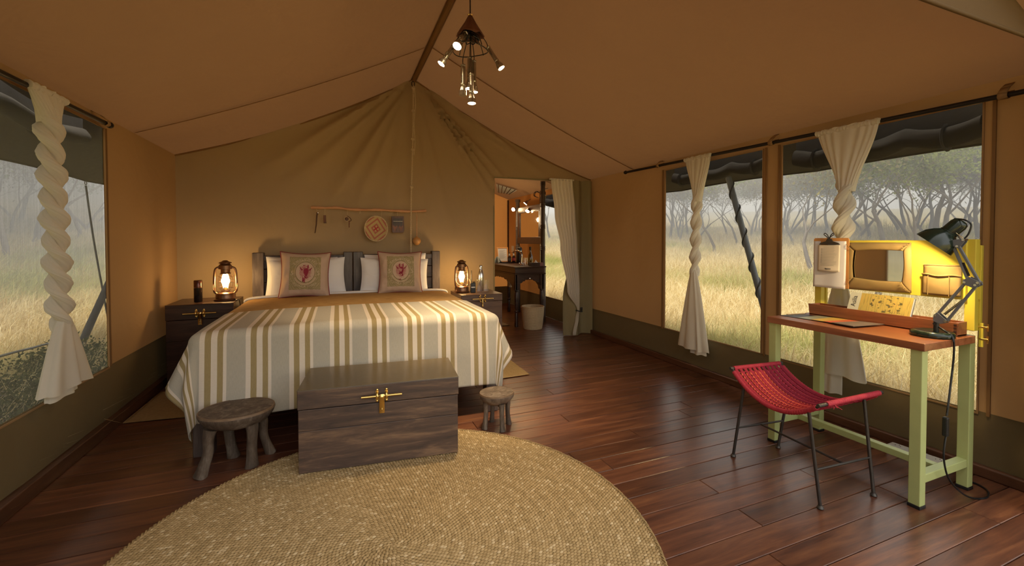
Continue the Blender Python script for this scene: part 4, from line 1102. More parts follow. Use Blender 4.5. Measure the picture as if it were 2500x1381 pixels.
carved_stool('small round wooden stool with weathered straight legs beside the big chest and rug edge', (0.985, 2.72, 0), R(10), 0.120, 0.108, 0.235, 0.022,
    [(-0.075, 0.01, -0.015, 0.0, 0.020), (-0.01, -0.078, 0.0, -0.012, 0.017), (0.078, -0.005, 0.012, 0.0, 0.020), (0.01, 0.075, 0.0, 0.012, 0.016)], 0.04)
# ------------------------------------------------------------------ curtain rods and twisted curtains
def rod(label, X, ya, yb, za, zb, tabs, fin):
    t = thing('curtain_rod', label, 'rod', (X, ya, za))
    p1 = Vector((0, yb-ya, zb-za)); m = MB(); m.cyl((0,0,0), p1, 0.013, 0.013, 10); m.build('rod_bar', M_rod, t, 50)
    f = MB(); q = p1 if fin > 0 else Vector((0,0,0)); f.ball(q, 0.021, sc=(1, 1.3, 1)); f.build('finial', M_rod, t, 60)
    sgn = 1 if X > 0 else -1; wall = (XR if X > 0 else XL)-X
    for yy in tabs:
        k = (yy-ya)/(yb-ya); c = p1*k; b = MB()
        prof = [(wall*.95, 0.07), (wall*.3, 0.045), (-0.016*sgn, 0.012), (-0.018*sgn, -0.008), (-0.004*sgn, -0.019), (0.014*sgn, -0.012), (wall*.9, 0.03)]
        for (a0, b0), (a1, b1) in zip(prof, prof[1:]):
            b.add([c+Vector((a0, -0.018, b0)), c+Vector((a0, 0.018, b0)), c+Vector((a1, 0.018, b1)), c+Vector((a1, -0.018, b1))], [(0,1,2,3)])
        b.build('canvas_tab', M_wall, t, 60, solid=0.003)
    return t
rod('black curtain rod along the wall over the desk windows', XR-0.065, 0.95, 4.20, 1.975, 2.045, (3.64, 2.37, 1.11), 1)
rod('black curtain rod over the dense gauze window', XL+0.07, 1.2, 3.60, 1.975, 2.005, (3.55,), 1)

def twisted_curtain(label, X, yc, zt, wt, zn, zb_, ze, rs, pitch, tail_w, ylean, seed, hand=1, ph0=0.0, inner=None):
    """gathered on the rod, twisted into two strands, flaring into a loose pleated tail"""
    t = thing('twisted_curtain', label, 'curtain', (X, yc, zt), 0)
    Z = lambda z: z-zt
    sg = -1 if X > 0 else 1
    # heading: pleated fan from the rod to the neck
    m = MB(); npl = 9
    def head(i, j):
        k = j*j*(3-2*j)*0.55+j*0.45; w = lerp(wt/2, rs*0.88, k); d = lerp(0.017, rs*0.85, k)
        g = 2*PI*i; c, s = math.cos(g), math.sin(g)
        rip = 1+lerp(0.22, 0.12, k)*math.sin(g*2*npl+3*j*hand)+0.06*nz(i*14, j*2, seed)
        y = w*(abs(c)**.75)*(1 if c > 0 else -1)
        return (d*(abs(s)**.8)*(1 if s > 0 else -1)*rip*(1.2 if j < .03 else 1), y*(0.94+0.06*rip) + lerp(0, ylean*.1, j) + 0.5*rs*math.sin(j*2.2)*hand*0.4, Z(lerp(zt+0.016, zn-0.05, j)) + (0.004*math.sin(i*90) if j < .05 else 0))
    m.grid(head, 110, 26, closed_u=True); m.build('curtain_heading', M_white, t, 80)
    hm = MB(); hm.tube([(sg*0.004+0.003*nz(k*.7, 0, seed), lerp(-wt/2, wt/2, k/60), 0.002*math.sin(k*1.3)) for k in range(61)], [0.0195*(1+0.09*math.sin(k*1.9)+.06*math.sin(k*4.1)) for k in range(61)], 10)
    hm.build('rod_pocket', M_white, t, 60)
    L = zn-zb_; ns = int(L/pitch*26)
    for s in (0, 1):
        st = MB()
        def fn(i, j):
            z = zn+0.03-(L+0.05)*j; ph = ph0+s*PI+hand*2*PI*(L*j)/pitch
            sw = 1+0.10*math.sin(j*31+seed)+0.06*nz(j*20, s, seed)
            taper = min(1, 0.75+j*3, 0.75+(1-j)*3)
            r0 = rs*0.56*taper
            cx = r0*math.cos(ph); cy_ = r0*math.sin(ph)
            g = 2*PI*i; tw = g+ph*0.9
            r = rs*0.70*sw*taper*(1+0.045*math.sin(g*7+ph*.6)+0.03*math.sin(g*11-ph))
            return (cx*0.95+r*math.cos(tw), cy_+r*math.sin(tw)+lerp(ylean*.1, ylean*.9, j), Z(z)+0.35*r*math.sin(g*1.0)*0.3)
        st.grid(fn, 40, ns, closed_u=True); st.build('twisted_strand', M_white, t, 80)
    def tailfn(z0, z1, w1, d1, npleat, off, sd, hemj):
        def fn(i, j):
            k = j**0.8; w = lerp(rs*0.5, w1/2, k); d = lerp(rs*0.5, d1, k)
            g = 2*PI*i; rip = lerp(0.10, 0.30, k)
            w_ = 1+rip*math.sin(g*npleat+2.0*nz(i*5, 0, sd)+0.8*j)*(0.7+.6*nz(i*7, j, sd))
            x = d*math.sin(g)*w_ ; y = w*math.cos(g)*(0.92+0.10*math.sin(g*npleat*.5+sd))
            z = lerp(z0, z1, j) + (hemj*nz(i*6, 1, sd+2) if j > .5 else 0)*(j-.5)*2 - 0.10*(math.cos(g)**2)*0
            return (x+sg*0.01, y+ylean*lerp(.9, 1, j)+off*k, Z(z))
        return fn
    tl = MB(); tl.grid(tailfn(zb_+0.05, ze, tail_w, 0.055, 8, 0.0, seed, 0.03), 130, 30, closed_u=True); tl.build('curtain_tail', M_white, t, 80)
    if inner:
        t2 = MB(); t2.grid(tailfn(zb_+0.02, inner[0], inner[1], 0.032, 6, inner[2], seed+9, 0.02), 90, 26, closed_u=True); t2.build('inner_tail', M_white, t, 80, label='inner layer hanging below the outer hem')
    return t
twisted_curtain('thick white muslin curtain twisted into a rope, hanging at the dense gauze window', XL+0.075, 2.93, 2.0, 0.30, 1.90, 0.80, 0.475, 0.046, 0.215, 0.46, 0.09, 5, 1, 0.3, (0.44, 0.28, -0.05))
twisted_curtain('slim twisted white muslin curtain in the window with the slanting pole', XR-0.085, 3.09, 2.015, 0.30, 1.66, 0.94, 0.235, 0.040, 0.30, 0.37, 0.03, 15, -1, 1.2, (0.20, 0.20, -0.06))
twisted_curtain('white muslin curtain twisted into a rope and falling behind the desk and its clipboard', XR-0.085, 1.825, 1.985, 0.37, 1.62, 0.98, 0.36, 0.048, 0.29, 0.36, 0.02, 25, -1, 2.1, (0.23, 0.17, 0.05))

# ------------------------------------------------------------------ writing desk
DX0, DX1, DY0, DY1, DZ = 2.475, 2.915, 1.115, 1.895, 0.778
t = thing('writing_desk', 'pale green framed desk with reddish wooden top and yellow back board', 'desk', (2.70, 1.50, 0)); O = Vector((2.70, 1.50, 0))
def dbox(name, mat, x0, x1, y0, y1, z0, z1, bev=0.003, parent=None, label=None):
    m = MB(); m.box(x0-O.x, x1-O.x, y0-O.y, y1-O.y, z0, z1); return m.build(name, mat, parent or t, None, bev, label=label)
dbox('desktop', M_desk, DX0, DX1, DY0, DY1, DZ-0.036, DZ, 0.003)
for x in (2.488, 2.905):
    for y in (1.128, 1.845):
        dbox('leg', M_green, x, x+0.046, y, y+0.046, 0.014, DZ-0.036 if x < 2.7 else 0.775)
        dbox('leg_foot', M_black, x-0.002, x+0.048, y-0.002, y+0.048, 0.0, 0.015, 0.002)
for y in (1.130, 1.847): dbox('end_stretcher', M_green, 2.534, 2.905, y+.002, y+0.042, 0.115, 0.155)
dbox('long_stretcher', M_green, 2.70, 2.74, 1.172, 1.849, 0.117, 0.152)
for y in (1.120, 1.853):
    dbox('back_post', M_yellow, 2.915, 2.955, y, y+0.04, 0.80, 1.255)
    dbox('outer_upright', M_yellow, 2.955, 2.975, y-0.006, y+0.035, 0.80, 1.225)
dbox('back_board', M_yellow, 2.900, 2.917, 1.150, 1.885, 0.952, 1.250, 0.002)
hb = dbox('hinge_plate', M_yellow, 2.952, 2.962, 1.103, 1.119, 0.72, 0.84, 0.002)
for k, z in enumerate((0.76, 0.82)):
    m = MB(); m.cyl((2.957-O.x, 1.085-O.y, z), (2.957-O.x, 1.12-O.y, z), 0.007, 0.007, 10); m.bar((2.957-O.x, 1.088-O.y, z-.018), (2.957-O.x, 1.088-O.y, z+.018), 0.008, 0.004); m.build('wing_nut', M_brass, t, 50)
dbox('side_strap', M_yellow, 2.944, 2.952, 1.112, 1.122, 0.955, 1.10, 0.002)
# mirror with stitched canvas frame on the back board
BXF = 2.899
def bfn(x, y, h): return Vector((BXF-h-O.x, x-O.y, y))
mo, mi = (1.365, 1.695, 0.958, 1.236), (1.402, 1.648, 1.022, 1.192)
m = MB(); m.poly([(mi[0]-.012, mi[2]-.012), (mi[1]+.012, mi[2]-.012), (mi[1]+.012, mi[3]+.012), (mi[0]-.012, mi[3]+.012)], bfn, 0.004)
mir = m.build('mirror_glass', plain('mirror_silver', (0.86, 0.87, 0.86), 0.03, 1.0, 0.0), t)
oc = [(mo[0], mo[2]+.006), (mo[1], mo[2]-0.004), (mo[1]-.004, mo[3]), (mo[0]+.004, mo[3])]; ic = [(mi[0]+.004, mi[2]-.002), (mi[1], mi[2]+.006), (mi[1]-.002, mi[3]-.004), (mi[0], mi[3])]
for k in range(4):
    k2 = (k+1) % 4; m = MB()
    def fr(i, j, A=oc[k], B=oc[k2], C=ic[k], D=ic[k2]):
        bow = 0.004*math.sin(PI*i)*(1-j)
        p = Vector(A).lerp(Vector(B), i).lerp(Vector(C).lerp(Vector(D), i), j)
        cen = Vector((1.52, 1.10)); p = p + (cen-p).normalized()*bow*(-.3) + (cen-p).normalized()*(-.006)*math.sin(PI*i)*j
        hgt = 0.004+0.014*math.sin(PI*min(1, j*0.72+0.05)) + 0.002*nz(i*8, j*3, k)
        return bfn(p[0], p[1], hgt)
    m.grid(fr, 16, 6); m.build('canvas_frame', M_tan, t, 60, solid=0.002)
sm = MB()
for (a, b) in zip(oc, ic):
    for q in range(6):
        p = Vector(a).lerp(Vector(b), (q+.5)/6); sm.ball(bfn(p[0], p[1], 0.012+0.02*math.sin(PI*(q+.5)/8)), 0.0032, 6, 4)
sm.build('corner_stitching', M_tan, t, 60)
# canvas pocket
P0, P1, Q0, Q1 = 1.163, 1.312, 0.966, 1.122
m = MB(); m.grid(lambda i, j: bfn(lerp(P0, P1, i), lerp(Q0, Q1, j), 0.006+0.006*math.sin(PI*i)), 10, 10); m.build('pocket_back', M_tan, t, 60, solid=0.004)
m = MB(); m.grid(lambda i, j: bfn(lerp(P0-.002, P1+.002, i), lerp(Q0, Q1-.052+0.004*math.sin(i*9), j), 0.014+0.020*math.sin(PI*i)**.6*(0.5+.5*math.sin(PI*(j*.8+.1)))), 16, 10); pk = m.build('pocket_front', M_tan, t, 60, solid=0.003)
m = MB(); m.tube([bfn(lerp(P0-.003, P1+.003, k/20), Q1-.052+0.004*math.sin(k/20*9), 0.016+0.020*math.sin(PI*k/20)**.6) for k in range(21)], 0.0045, 6); m.build('pocket_hem', M_tan, pk, 60)
m = MB(); m.tube([bfn(lerp(P0, P1, k/20), Q1, 0.008+.006*math.sin(PI*k/20)) for k in range(21)], 0.004, 6); m.build('pocket_hem', M_tan, pk, 60)
for yy in (P0+.035, P1-.03):
    m = MB(); m.bar(bfn(yy, Q0, 0.036), bfn(yy, Q1-.055, 0.036), 0.003, 0.001); m.build('seam', M_tan, pk)

# organizer tray with compartments
t = thing('desk_organizer', 'long dovetailed reddish wood tray along the back of the desk', 'tray', (2.85, 1.495, DZ)); O = Vector((2.85, 1.495, DZ))
def obox(name, x0, x1, y0, y1, z0, z1): 
    m = MB(); m.box(x0-O.x, x1-O.x, y0-O.y, y1-O.y, z0, z1); return m.build(name, M_desk, t, None, 0.0015)
obox('tray_base', 2.80, 2.897, 1.14, 1.85, 0.0, 0.008)
m = MB(); m.poly([(1.14, 0.0), (1.85, 0.0), (1.858, 0.068), (1.132, 0.068)], lambda x, y, h: Vector((2.80+h-O.x, x-O.y, y)), 0.009); m.build('front_side', M_desk, t, None, 0.001)
obox('back_side', 2.888, 2.897, 1.14, 1.85, 0.0, 0.068)
obox('end_side', 2.809, 2.888, 1.14, 1.15, 0.0, 0.068); obox('end_side', 2.809, 2.888, 1.84, 1.85, 0.0, 0.068)
for y in (1.68, 1.325): obox('divider', 2.809, 2.888, y, y+0.007, 0.008, 0.060)
for k in range(4):
    m = MB(); m.box(2.7985-O.x, 2.8095-O.x, 1.1395-O.y, 1.150-O.y, 0.004+k*.016, 0.012+k*.016); m.build('dovetail', M_dark, t)

# picture book leaning in the tray
t = thing('picture_book', 'landscape picture book with a golden savanna cover leaning in the desk tray', 'book', (2.835, 1.497, DZ+0.012))
Mx = Matrix.Rotation(R(-18), 4, 'Y').inverted() if False else Matrix.Rotation(R(22), 4, 'Y')
BW, BH = 0.30, 0.150
tt = NT('savanna_book_cover'); c = tt.attr('cuv'); s = tt.sep(c); u, v = s[0], s[1]
streak = tt.noise(tt.mapping(c, (60, 2, 1)), 1.0, 3); blot = tt.noise(tt.mapping(c, (14, 9, 1)), 1.0, 3, 0.6)
col = tt.ramp(streak, [(0.3, (0.30, 0.21, 0.05)), (0.5, (0.50, 0.38, 0.09)), (0.7, (0.60, 0.34, 0.08))])
tree = tt.math('MULTIPLY', tt.math('GREATER_THAN', blot, 0.58), tt.math('MULTIPLY', tt.math('GREATER_THAN', u, 0.36), tt.math('LESS_THAN', u, 0.86)))
col = tt.mix(tt.math('MULTIPLY', tree, 0.85), col, (0.05, 0.05, 0.025))
col = tt.mix(tt.math('LESS_THAN', u, 0.19), col, (0.62, 0.60, 0.48))
M_cover = tt.done(tt.pr(col, 0.35))
def bkf(y, z, h): return Mx @ Vector((-h, y, z))
m = MB(); m.add([bkf(a, b, h) for h in (0, 0.016) for a, b in ((-BW/2, 0), (BW/2, 0), (BW/2, BH), (-BW/2, BH))], [(3,2,1,0),(4,5,6,7),(0,1,5,4),(1,2,6,5),(2,3,7,6),(3,0,4,7)]); m.build('pages', M_paper, t, None, 0.001)
m = MB(); m.grid(lambda i, j: bkf(lerp(BW/2+.003, -BW/2-.003, i), lerp(0, BH+.003, j), 0.0185), 8, 8, lambda i, j: (i, j)); m.build('front_cover', M_cover, t, None, solid=0.003, label='golden savanna photograph with a pale title strip')
m = MB(); m.grid(lambda i, j: bkf(lerp(BW/2+.003, -BW/2-.003, i), lerp(0, BH+.003, j), -0.002), 2, 2); m.build('back_cover', M_grey, t, None, solid=0.003)
v_, f_ = text2d('Asilia', 0.036); m = MB()
m.add([bkf(BW/2-0.026+b, BH*0.66+a*0.85, 0.0212) for a, b in v_], f_); m.build('title', M_ink, t)

# fanned folders
cols = [('black leather folder spread flat under the fan of cards on the desk', (0.030, 0.026, 0.026)), ('grey green folder card in the fan on the desk', (0.30, 0.31, 0.22)), ('yellow folder card in the fan on the desk', (0.62, 0.40, 0.08)),
        ('orange red folder card in the fan on the desk', (0.60, 0.12, 0.05)), ('dark brown folder lying on top of the fan nearest the lamp', (0.10, 0.07, 0.055))]
# each: corner polygon on the desktop
polys = [[(2.575, 1.885), (2.762, 1.875), (2.79, 1.60), (2.60, 1.58)],
         [(2.585, 1.78), (2.775, 1.775), (2.79, 1.63), (2.60, 1.60)],
         [(2.585, 1.70), (2.775, 1.69), (2.785, 1.55), (2.60, 1.54)],
         [(2.580, 1.625), (2.765, 1.60), (2.78, 1.49), (2.59, 1.48)],
         [(2.565, 1.575), (2.755, 1.535), (2.785, 1.43), (2.555, 1.455)]]
for k, ((lab, c), P) in enumerate(zip(cols, polys)):
    ctr = Vector((sum(p[0] for p in P)/4, sum(p[1] for p in P)/4)); t = thing('folder', lab, 'folder', (ctr.x, ctr.y, DZ+0.0005+k*0.0022), 0, 'fanned folders on the desk')
    m = MB(); m.poly([(p[0]-ctr.x, p[1]-ctr.y) for p in reversed(P)], lambda x, y, h: Vector((x, y, h)), 0.002)
    m.build('folder_cover', plain('folder_card', c, 0.42, 0, 0.05), t)
    if k == 4:
        m = MB(); m.poly([(p[0]*0.96-ctr.x*.96, p[1]*.96-ctr.y*.96) for p in reversed(P)], lambda x, y, h: Vector((x, y, 0.002+h)), 0.0016); m.build('inner_sheet', plain('folder_card', (0.16, 0.12, 0.10), 0.5), t)
t = thing('pencil', 'pale pencil lying on the black folder at the far corner of the desk', 'pencil', (2.70, 1.868, DZ+0.0062))
m = MB(); m.cyl((-0.075, 0.006, 0), (0.065, -0.012, 0), 0.0036, 0.0036, 6); m.build('shaft', M_raffia, t, 30); m = MB(); m.cyl((0.065, -0.012, 0), (0.078, -0.0137, 0), 0.0036, 0.0004, 6); m.build('tip', M_ink, t)

# clipboard hung on the back board
t = thing('clipboard', 'orange wooden clipboard with clipped papers hung over the desk back board', 'clipboard', (2.885, 1.775, 0.955))
def cf(y, z, h): return Vector((-h, y, z))
W2, HH = 0.105, 0.31
m = MB(); m.poly([(-W2, 0), (W2, 0), (W2, HH-.008), (W2-.008, HH), (-W2+.008, HH), (-W2, HH-.008)], lambda x, y, h: cf(x, y, h), 0.006); m.build('board', M_orangew, t, None, 0.001)
m = MB(); m.grid(lambda i, j: cf(lerp(-W2+.014, W2-.004, i), lerp(-0.004, HH-.02, j), 0.0075+0.012*(1-j)**2*math.sin(i*2.4+.4)+.003*math.sin(i*7)), 16, 16); m.build('large_sheet', M_paper, t, 60, solid=0.001)
m = MB()
def sheetf(i, j): return cf(lerp(-0.062, 0.068, i), lerp(0.10, HH-.045, j), 0.018+0.012*(1-j)**1.6*math.sin(PI*i*.8+.3))
m.grid(sheetf, 14, 14); sh = m.build('small_sheet', M_cream, t, 60, solid=0.001)
m = MB()
rg = random.Random(4)
for k in range(23):
    z = lerp(0.93, 0.22, k/22); a, b = (0.26, 0.74) if k < 2 else (0.14, rg.uniform(.72, .88))
    m.tube([sheetf(q, z)+Vector((-0.0012, 0, 0)) for q in np.linspace(1-b, 1-a, 8)], 0.0004, 3)
for k in range(12):
    z = lerp(0.86, 0.34, k/11); m.tube([sheetf(q, z)+Vector((-0.0013, 0, 0)) for q in np.linspace(.8, .86, 3)], 0.0008, 3)
m.build('printed_lines', plain('grey_print', (0.16, 0.14, 0.13), 0.8), sh)
m = MB(); m.tube([sheetf(lerp(.62, .36, k/40), 0.10+0.03*math.sin(k*1.1)*math.exp(-k/30)+.012*math.sin(k*2.3))+Vector((-0.0014, 0, 0)) for k in range(41)], 0.0008, 4); m.build('signature', M_ink, sh)
m = MB(); m.poly([(-0.062, HH-.042), (0.062, HH-.042), (0.052, HH-.030), (0.02, HH-.020), (0.012, HH-.004), (-0.012, HH-.004), (-0.02, HH-.020), (-0.052, HH-.030)], lambda x, y, h: cf(x, y, 0.016+h), 0.008); m.build('clip_plate', M_iron, t, None, 0.001)
for s in (-1, 1):
    m = MB(); m.tube(catmull([cf(0, HH-.012, .024), cf(s*.012, HH+.008, .026), cf(s*.030, HH+.022, .024), cf(s*.024, HH+.030, .022), cf(s*.010, HH+.018, .022), cf(0, HH-.006, .022)], 6), 0.0028, 6); m.build('clip_wire', M_iron, t, 60)

# ------------------------------------------------------------------ desk lamp (balanced arm)
LB = Vector((2.715, 1.195, DZ)); t = thing('desk_lamp', 'dark green balanced arm desk lamp with lit shade on the desk end', 'lamp', LB)
m = MB(); n = 48
prof = [(0.078, 0), (0.083, 0.004), (0.083, 0.018), (0.076, 0.027), (0.060, 0.029), (0.050, 0.026), (0.0, 0.026)]
for r, z in prof:
    for k in range(n):
        g = 2*PI*k/n; rr = r*(1+(0.02*math.cos(g*14) if 0.07 < r < .082 else 0)); m.v.append((rr*math.cos(g), rr*math.sin(g), z))
for i in range(len(prof)-1):
    for k in range(n): m.f.append((i*n+k, i*n+(k+1) % n, (i+1)*n+(k+1) % n, (i+1)*n+k))
m.f.append(tuple(range(n-1, -1, -1))); m.build('lamp_base', M_greenblack, t, 50)
m = MB(); m.cyl((0, -0.015, 0.024), (0, -0.015, 0.075), 0.0105, 0.0105, 14); m.build('pivot_post', M_black, t, 50)
m = MB(); m.cyl((-0.02, -0.015, 0.065), (0.0, -0.015, 0.065), 0.006, 0.006, 8); m.build('post_screw', M_black, t, 50)
def lp(y, z, x=0): return Vector((x, y-LB.y, z-LB.z))
def plate(name, pts, x0, th, mat):
    m = MB(); m.poly(pts, lambda a, b, h: lp(a, b, x0+h), th); return m.build(name, mat, t, None, 0.001)
for x in (-0.014, 0.011): plate('joint_plate', [(1.187, 0.855), (1.186, 0.885), (1.172, 0.90), (1.135, 0.865), (1.140, 0.853), (1.16, 0.845)], x, 0.003, M_grey)
A0, A1, B0, B1 = (1.178, 0.885), (1.140, 0.862), (1.075, 1.055), (1.038, 1.045)
E_ = [(1.083, 1.062), (1.062, 1.082), (1.026, 1.062), (1.022, 1.046), (1.045, 1.030), (1.080, 1.045)]
for x in (-0.014, 0.011): plate('joint_plate', E_, x, 0.003, M_grey)
for p, q in ((A0, B0), (A1, B1)):
    m = MB(); m.bar(lp(*p), lp(*q), 0.010, 0.012, (1, 0, 0)); m.build('lower_arm', M_grey, t, None, 0.001)
H0, H1 = (1.128, 1.238), (1.103, 1.222)
for p, q in (((1.070, 1.072), H0), ((1.030, 1.058), H1)):
    m = MB(); m.bar(lp(*p), lp(*q), 0.010, 0.012, (1, 0, 0)); m.build('upper_arm', M_grey, t, None, 0.001)
for x in (-0.014, 0.011): plate('joint_plate', [(1.140, 1.246), (1.118, 1.252), (1.080, 1.258), (1.078, 1.243), (1.098, 1.212), (1.110, 1.214)], x, 0.003, M_grey)
def spring(p, q):
    p = lp(*p); q = lp(*q); d = q-p; a = d.normalized().cross(Vector((1, 0, 0))).normalized(); m = MB()
    m.tube([p+d*(k/160)+(a*math.cos(k*.95)+Vector((1, 0, 0))*math.sin(k*.95))*0.0048 for k in range(161)], 0.0014, 4); m.build('spring', M_iron, t, 60)
spring((1.150, 0.892), (1.085, 0.968)); spring((1.066, 1.085), (1.088, 1.145))
scr = MB()
for p in (A0, A1, B0, B1, H0, H1, (1.082, 1.252), (1.03, 1.056)): scr.cyl(lp(*p, -0.018), lp(*p, 0.017), 0.0055, 0.0055, 10)
scr.build('joint_screws', M_steel, t, 50)
# shade: axis from the rim centre up and back
Rc = Vector((1.197, 1.228)); ax = Vector((-0.62, 0.785)).normalized(); axx = 0.28; rim_r = 0.082
def shade_M():
    zc = Vector((axx, ax.x, ax.y)).normalized(); xc = (Vector((1, 0, 0))-zc*zc.x).normalized(); yc = zc.cross(xc)
    M = Matrix.Identity(4)
    for k in range(3): M[k][0] = xc[k]; M[k][1] = yc[k]; M[k][2] = zc[k]
    M.translation = lp(Rc.x, Rc.y); return M
SM = shade_M()
m = MB(); m.lathe([(rim_r, 0.0), (rim_r-.003, 0.014), (0.072, 0.038), (0.054, 0.062), (0.036, 0.078), (0.030, 0.080)], 40, SM)
inner = plain('lamp_shade_enamel', (0.016, 0.026, 0.015), 0.16)
m.f = [f for f in m.f if len(f) == 4]
sh_o = m.build('shade', M_greenblack, t, 60, label='glossy dark green cone shade')
m2 = MB(); m2.lathe([(rim_r-.0015, 0.0005), (rim_r-.0045, 0.014), (0.0705, 0.037), (0.0525, 0.060), (0.0345, 0.0765), (0.0, 0.0775)], 40, SM); m2.f = [f for f in m2.f if len(f) == 4]
m2.build('shade_lining', plain('white_shade_lining', (0.8, 0.78, 0.7), 0.5), sh_o, 60, label='pale inner lining')
m = MB(); m.lathe([(0.036, 0.070), (0.0365, 0.082), (0.034, 0.084), (0.034, 0.128), (0.030, 0.142), (0.018, 0.150), (0.0, 0.152)], 28, SM); m.build('socket_cap', M_greenblack, t, 50)
m = MB(); m.ball(SM @ Vector((0, 0, 0.026)), 0.021, 14, 10); m.build('light_bulb', M_deskbulb, t, 80, label='glowing bulb inside the shade')
m = MB(); m.tube(catmull([SM @ Vector((0, 0.030, 0.142)), lp(1.085, 1.345), lp(1.062, 1.322), lp(1.070, 1.28), lp(1.086, 1.255)], 6), 0.0035, 6); m.build('head_flex', M_black, t, 60)
m = MB(); m.tube([lp(1.098, 1.253, .004), SM @ Vector((0.004, -0.0, 0.098))], 0.0025, 6); m.tube([lp(1.085, 1.257, -.004), SM @ Vector((-0.004, .03, 0.10))], 0.0025, 6); m.build('head_link', M_steel, t, 60)
t = thing('lamp_cord', 'black flex with inline switch falling from the desk lamp to the floor', 'cord', (2.70, 1.10, 0)); O = Vector((2.70, 1.10, 0))
W = lambda x, y, z: Vector((x, y, z))-O
m = MB(); m.tube(catmull([W(2.715, 1.175, .83), W(2.705, 1.135, .81), W(2.70, 1.112, .79), W(2.695, 1.104, .72), W(2.66, 1.10, .56), W(2.635, 1.10, .43)], 10), 0.0042, 6); m.build('upper_flex', M_black, t, 60)
m = MB(); m.box(-0.085, -0.062, -0.010, 0.010, 0.335, 0.425); m.build('inline_switch', M_black, t, None, 0.005)
m = MB(); m.tube(catmull([W(2.63, 1.10, .335), W(2.615, 1.10, .24), W(2.66, 1.10, .13), W(2.76, 1.09, .04), W(2.84, 1.075, .006), W(2.91, 1.06, .005), W(2.99, 1.09, .005), W(3.02, 1.15, .005), W(2.97, 1.19, .005)], 10), 0.0042, 6); m.build('lower_flex', M_black, t, 60)
t = thing('power_strip', 'white socket block on the floor under the desk', 'socket', (3.03, 1.385, 0), R(3))
m = MB(); m.box(-0.035, 0.035, -0.135, 0.135, 0, 0.05); m.build('socket_body', M_whitepl, t, None, 0.004)
for y in (-0.09, 0.0, 0.09):
    m = MB(); m.box(-0.026, 0.026, y-0.034, y+0.034, 0.0505, 0.053); o = m.build('outlet', M_whitepl, t, None, 0.002)
    m = MB()
    for a, b in ((0.010, 0), (-0.008, -.012), (-0.008, .012)): m.box(a-.004, a+.004, y+b-.002, y+b+.002, 0.0525, 0.0535)
    m.build('pin_holes', M_ink, o)

# ------------------------------------------------------------------ woven sling stool
t = thing('sling_stool', 'iron stool with curved woven red sling seat in front of the desk', 'stool', (2.27, 1.555, 0)); O = Vector((2.27, 1.555, 0))
FL, FR, NL, NR = Vector((2.125, 1.845, .505)), Vector((2.49, 1.815, .505)), Vector((2.025, 1.285, .500)), Vector((2.455, 1.275, .505))
def sling(i, j, h=0.0):       # i across, j along from the far end
    a = FL.lerp(FR, i); b = NL.lerp(NR, i); p = a.lerp(b, j)
    dip = 0.115*(4*j*(1-j))**0.95*(1.0) + 0.012*math.sin(PI*i)*math.sin(PI*j)
    return Vector((p.x, p.y, p.z-dip+h))-O
for A, B in ((FL, FR), (NL, NR)):
    m = MB(); d = (B-A).normalized(); m.cyl(A-O-d*.012, B-O+d*.012, 0.0085, 0.0085, 10); m.build('end_bar', M_iron, t, 50)
    m = MB(); P = [A.lerp(B, k/90)-O for k in range(3 if A is FL else 9, 89)]; m.tube(P, [0.0125+0.0012*math.sin(k*2.1) for k in range(len(P))], 8); m.build('bar_wrapping', M_red, t, 60)
for i in (0, 1):
    m = MB(); m.tube([sling(i, k/40) for k in range(41)], 0.007, 8); m.build('side_rail', M_iron, t, 60)
    m = MB(); m.tube([sling(i, lerp(.03, .97, k/110)) for k in range(111)], [0.0115+0.0013*math.sin(k*2.1) for k in range(111)], 8); m.build('rail_wrapping', M_red, t, 60)
ncr = 54
for k in range(ncr):
    j0 = lerp(0.035, 0.965, (k+.5)/ncr); m = MB()
    m.tube([sling(i, j0, 0.0035*math.cos(PI*(i*10*2+k))) for i in np.linspace(0.01, 0.99, 42)], 0.0056, 5, flat=(1.1, .55)); m.build('cross_cord', M_magenta if k % 3 == 2 else M_red, t, 60)
nst = 10
for q in range(nst):
    ic_ = lerp(0.07, 0.93, (q+.5)/nst); hw = 0.0135; m = MB()
    for k in range(ncr//2):
        j0 = lerp(0.05, 0.95, (k+.5+(0.25 if q % 2 else 0))/(ncr//2)); dj = 0.0215; sk = 0.010*(1 if q % 2 == 0 else -1)
        V = []
        for (a, b, h) in ((-1, -1, .004), (1, -1, .004), (-1, -.3, .0095), (1, -.3, .0095), (-1, .5, .0095), (1, .5, .0095), (-1, 1, .004), (1, 1, .004)):
            V.append(sling(ic_+a*hw, j0+b*dj*.78+a*sk, h))
        m.add(V, [(0, 1, 3, 2), (2, 3, 5, 4), (4, 5, 7, 6)])
    m.build('woven_strap', M_orred if q < 6 else M_red, t, 60)
for q in range(nst+1):
    m = MB()
    for e in (-1, 0, 1):
        ii = min(.985, max(.015, q/nst*.9+.05+e*.015)); m.tube([sling(ii, lerp(.02, .98, k/50), .0065) for k in range(51)], .0042, 5)
    m.build('long_cord', M_magenta if q >= 6 else M_red, t, 60)
LEG = [((2.114, 1.821), (0.0, .17)), ((2.453, 1.797), (1.0, .13)), ((2.076, 1.309), (0.0, .90)), ((2.422, 1.278), (1.0, .90))]
tops = []
for (fx, fy), (i, j) in LEG:
    a = Vector((fx, fy, 0))-O; b = sling(i, j, -0.004); 
    if i == 1.0: b = b + Vector((-0.03, 0, 0)) if j > .5 else b
    m = MB(); m.tube([a+Vector((0, 0, .006)), a.lerp(b, .5), b], 0.0078, 8); m.build('leg', M_iron, t, 60); tops.append((a, b))
    m = MB(); m.lathe([(0.012, 0), (0.015, .004), (0.012, .012), (0.008, .016)], 12, None, a); m.build('foot_stud', M_iron, t, 50)
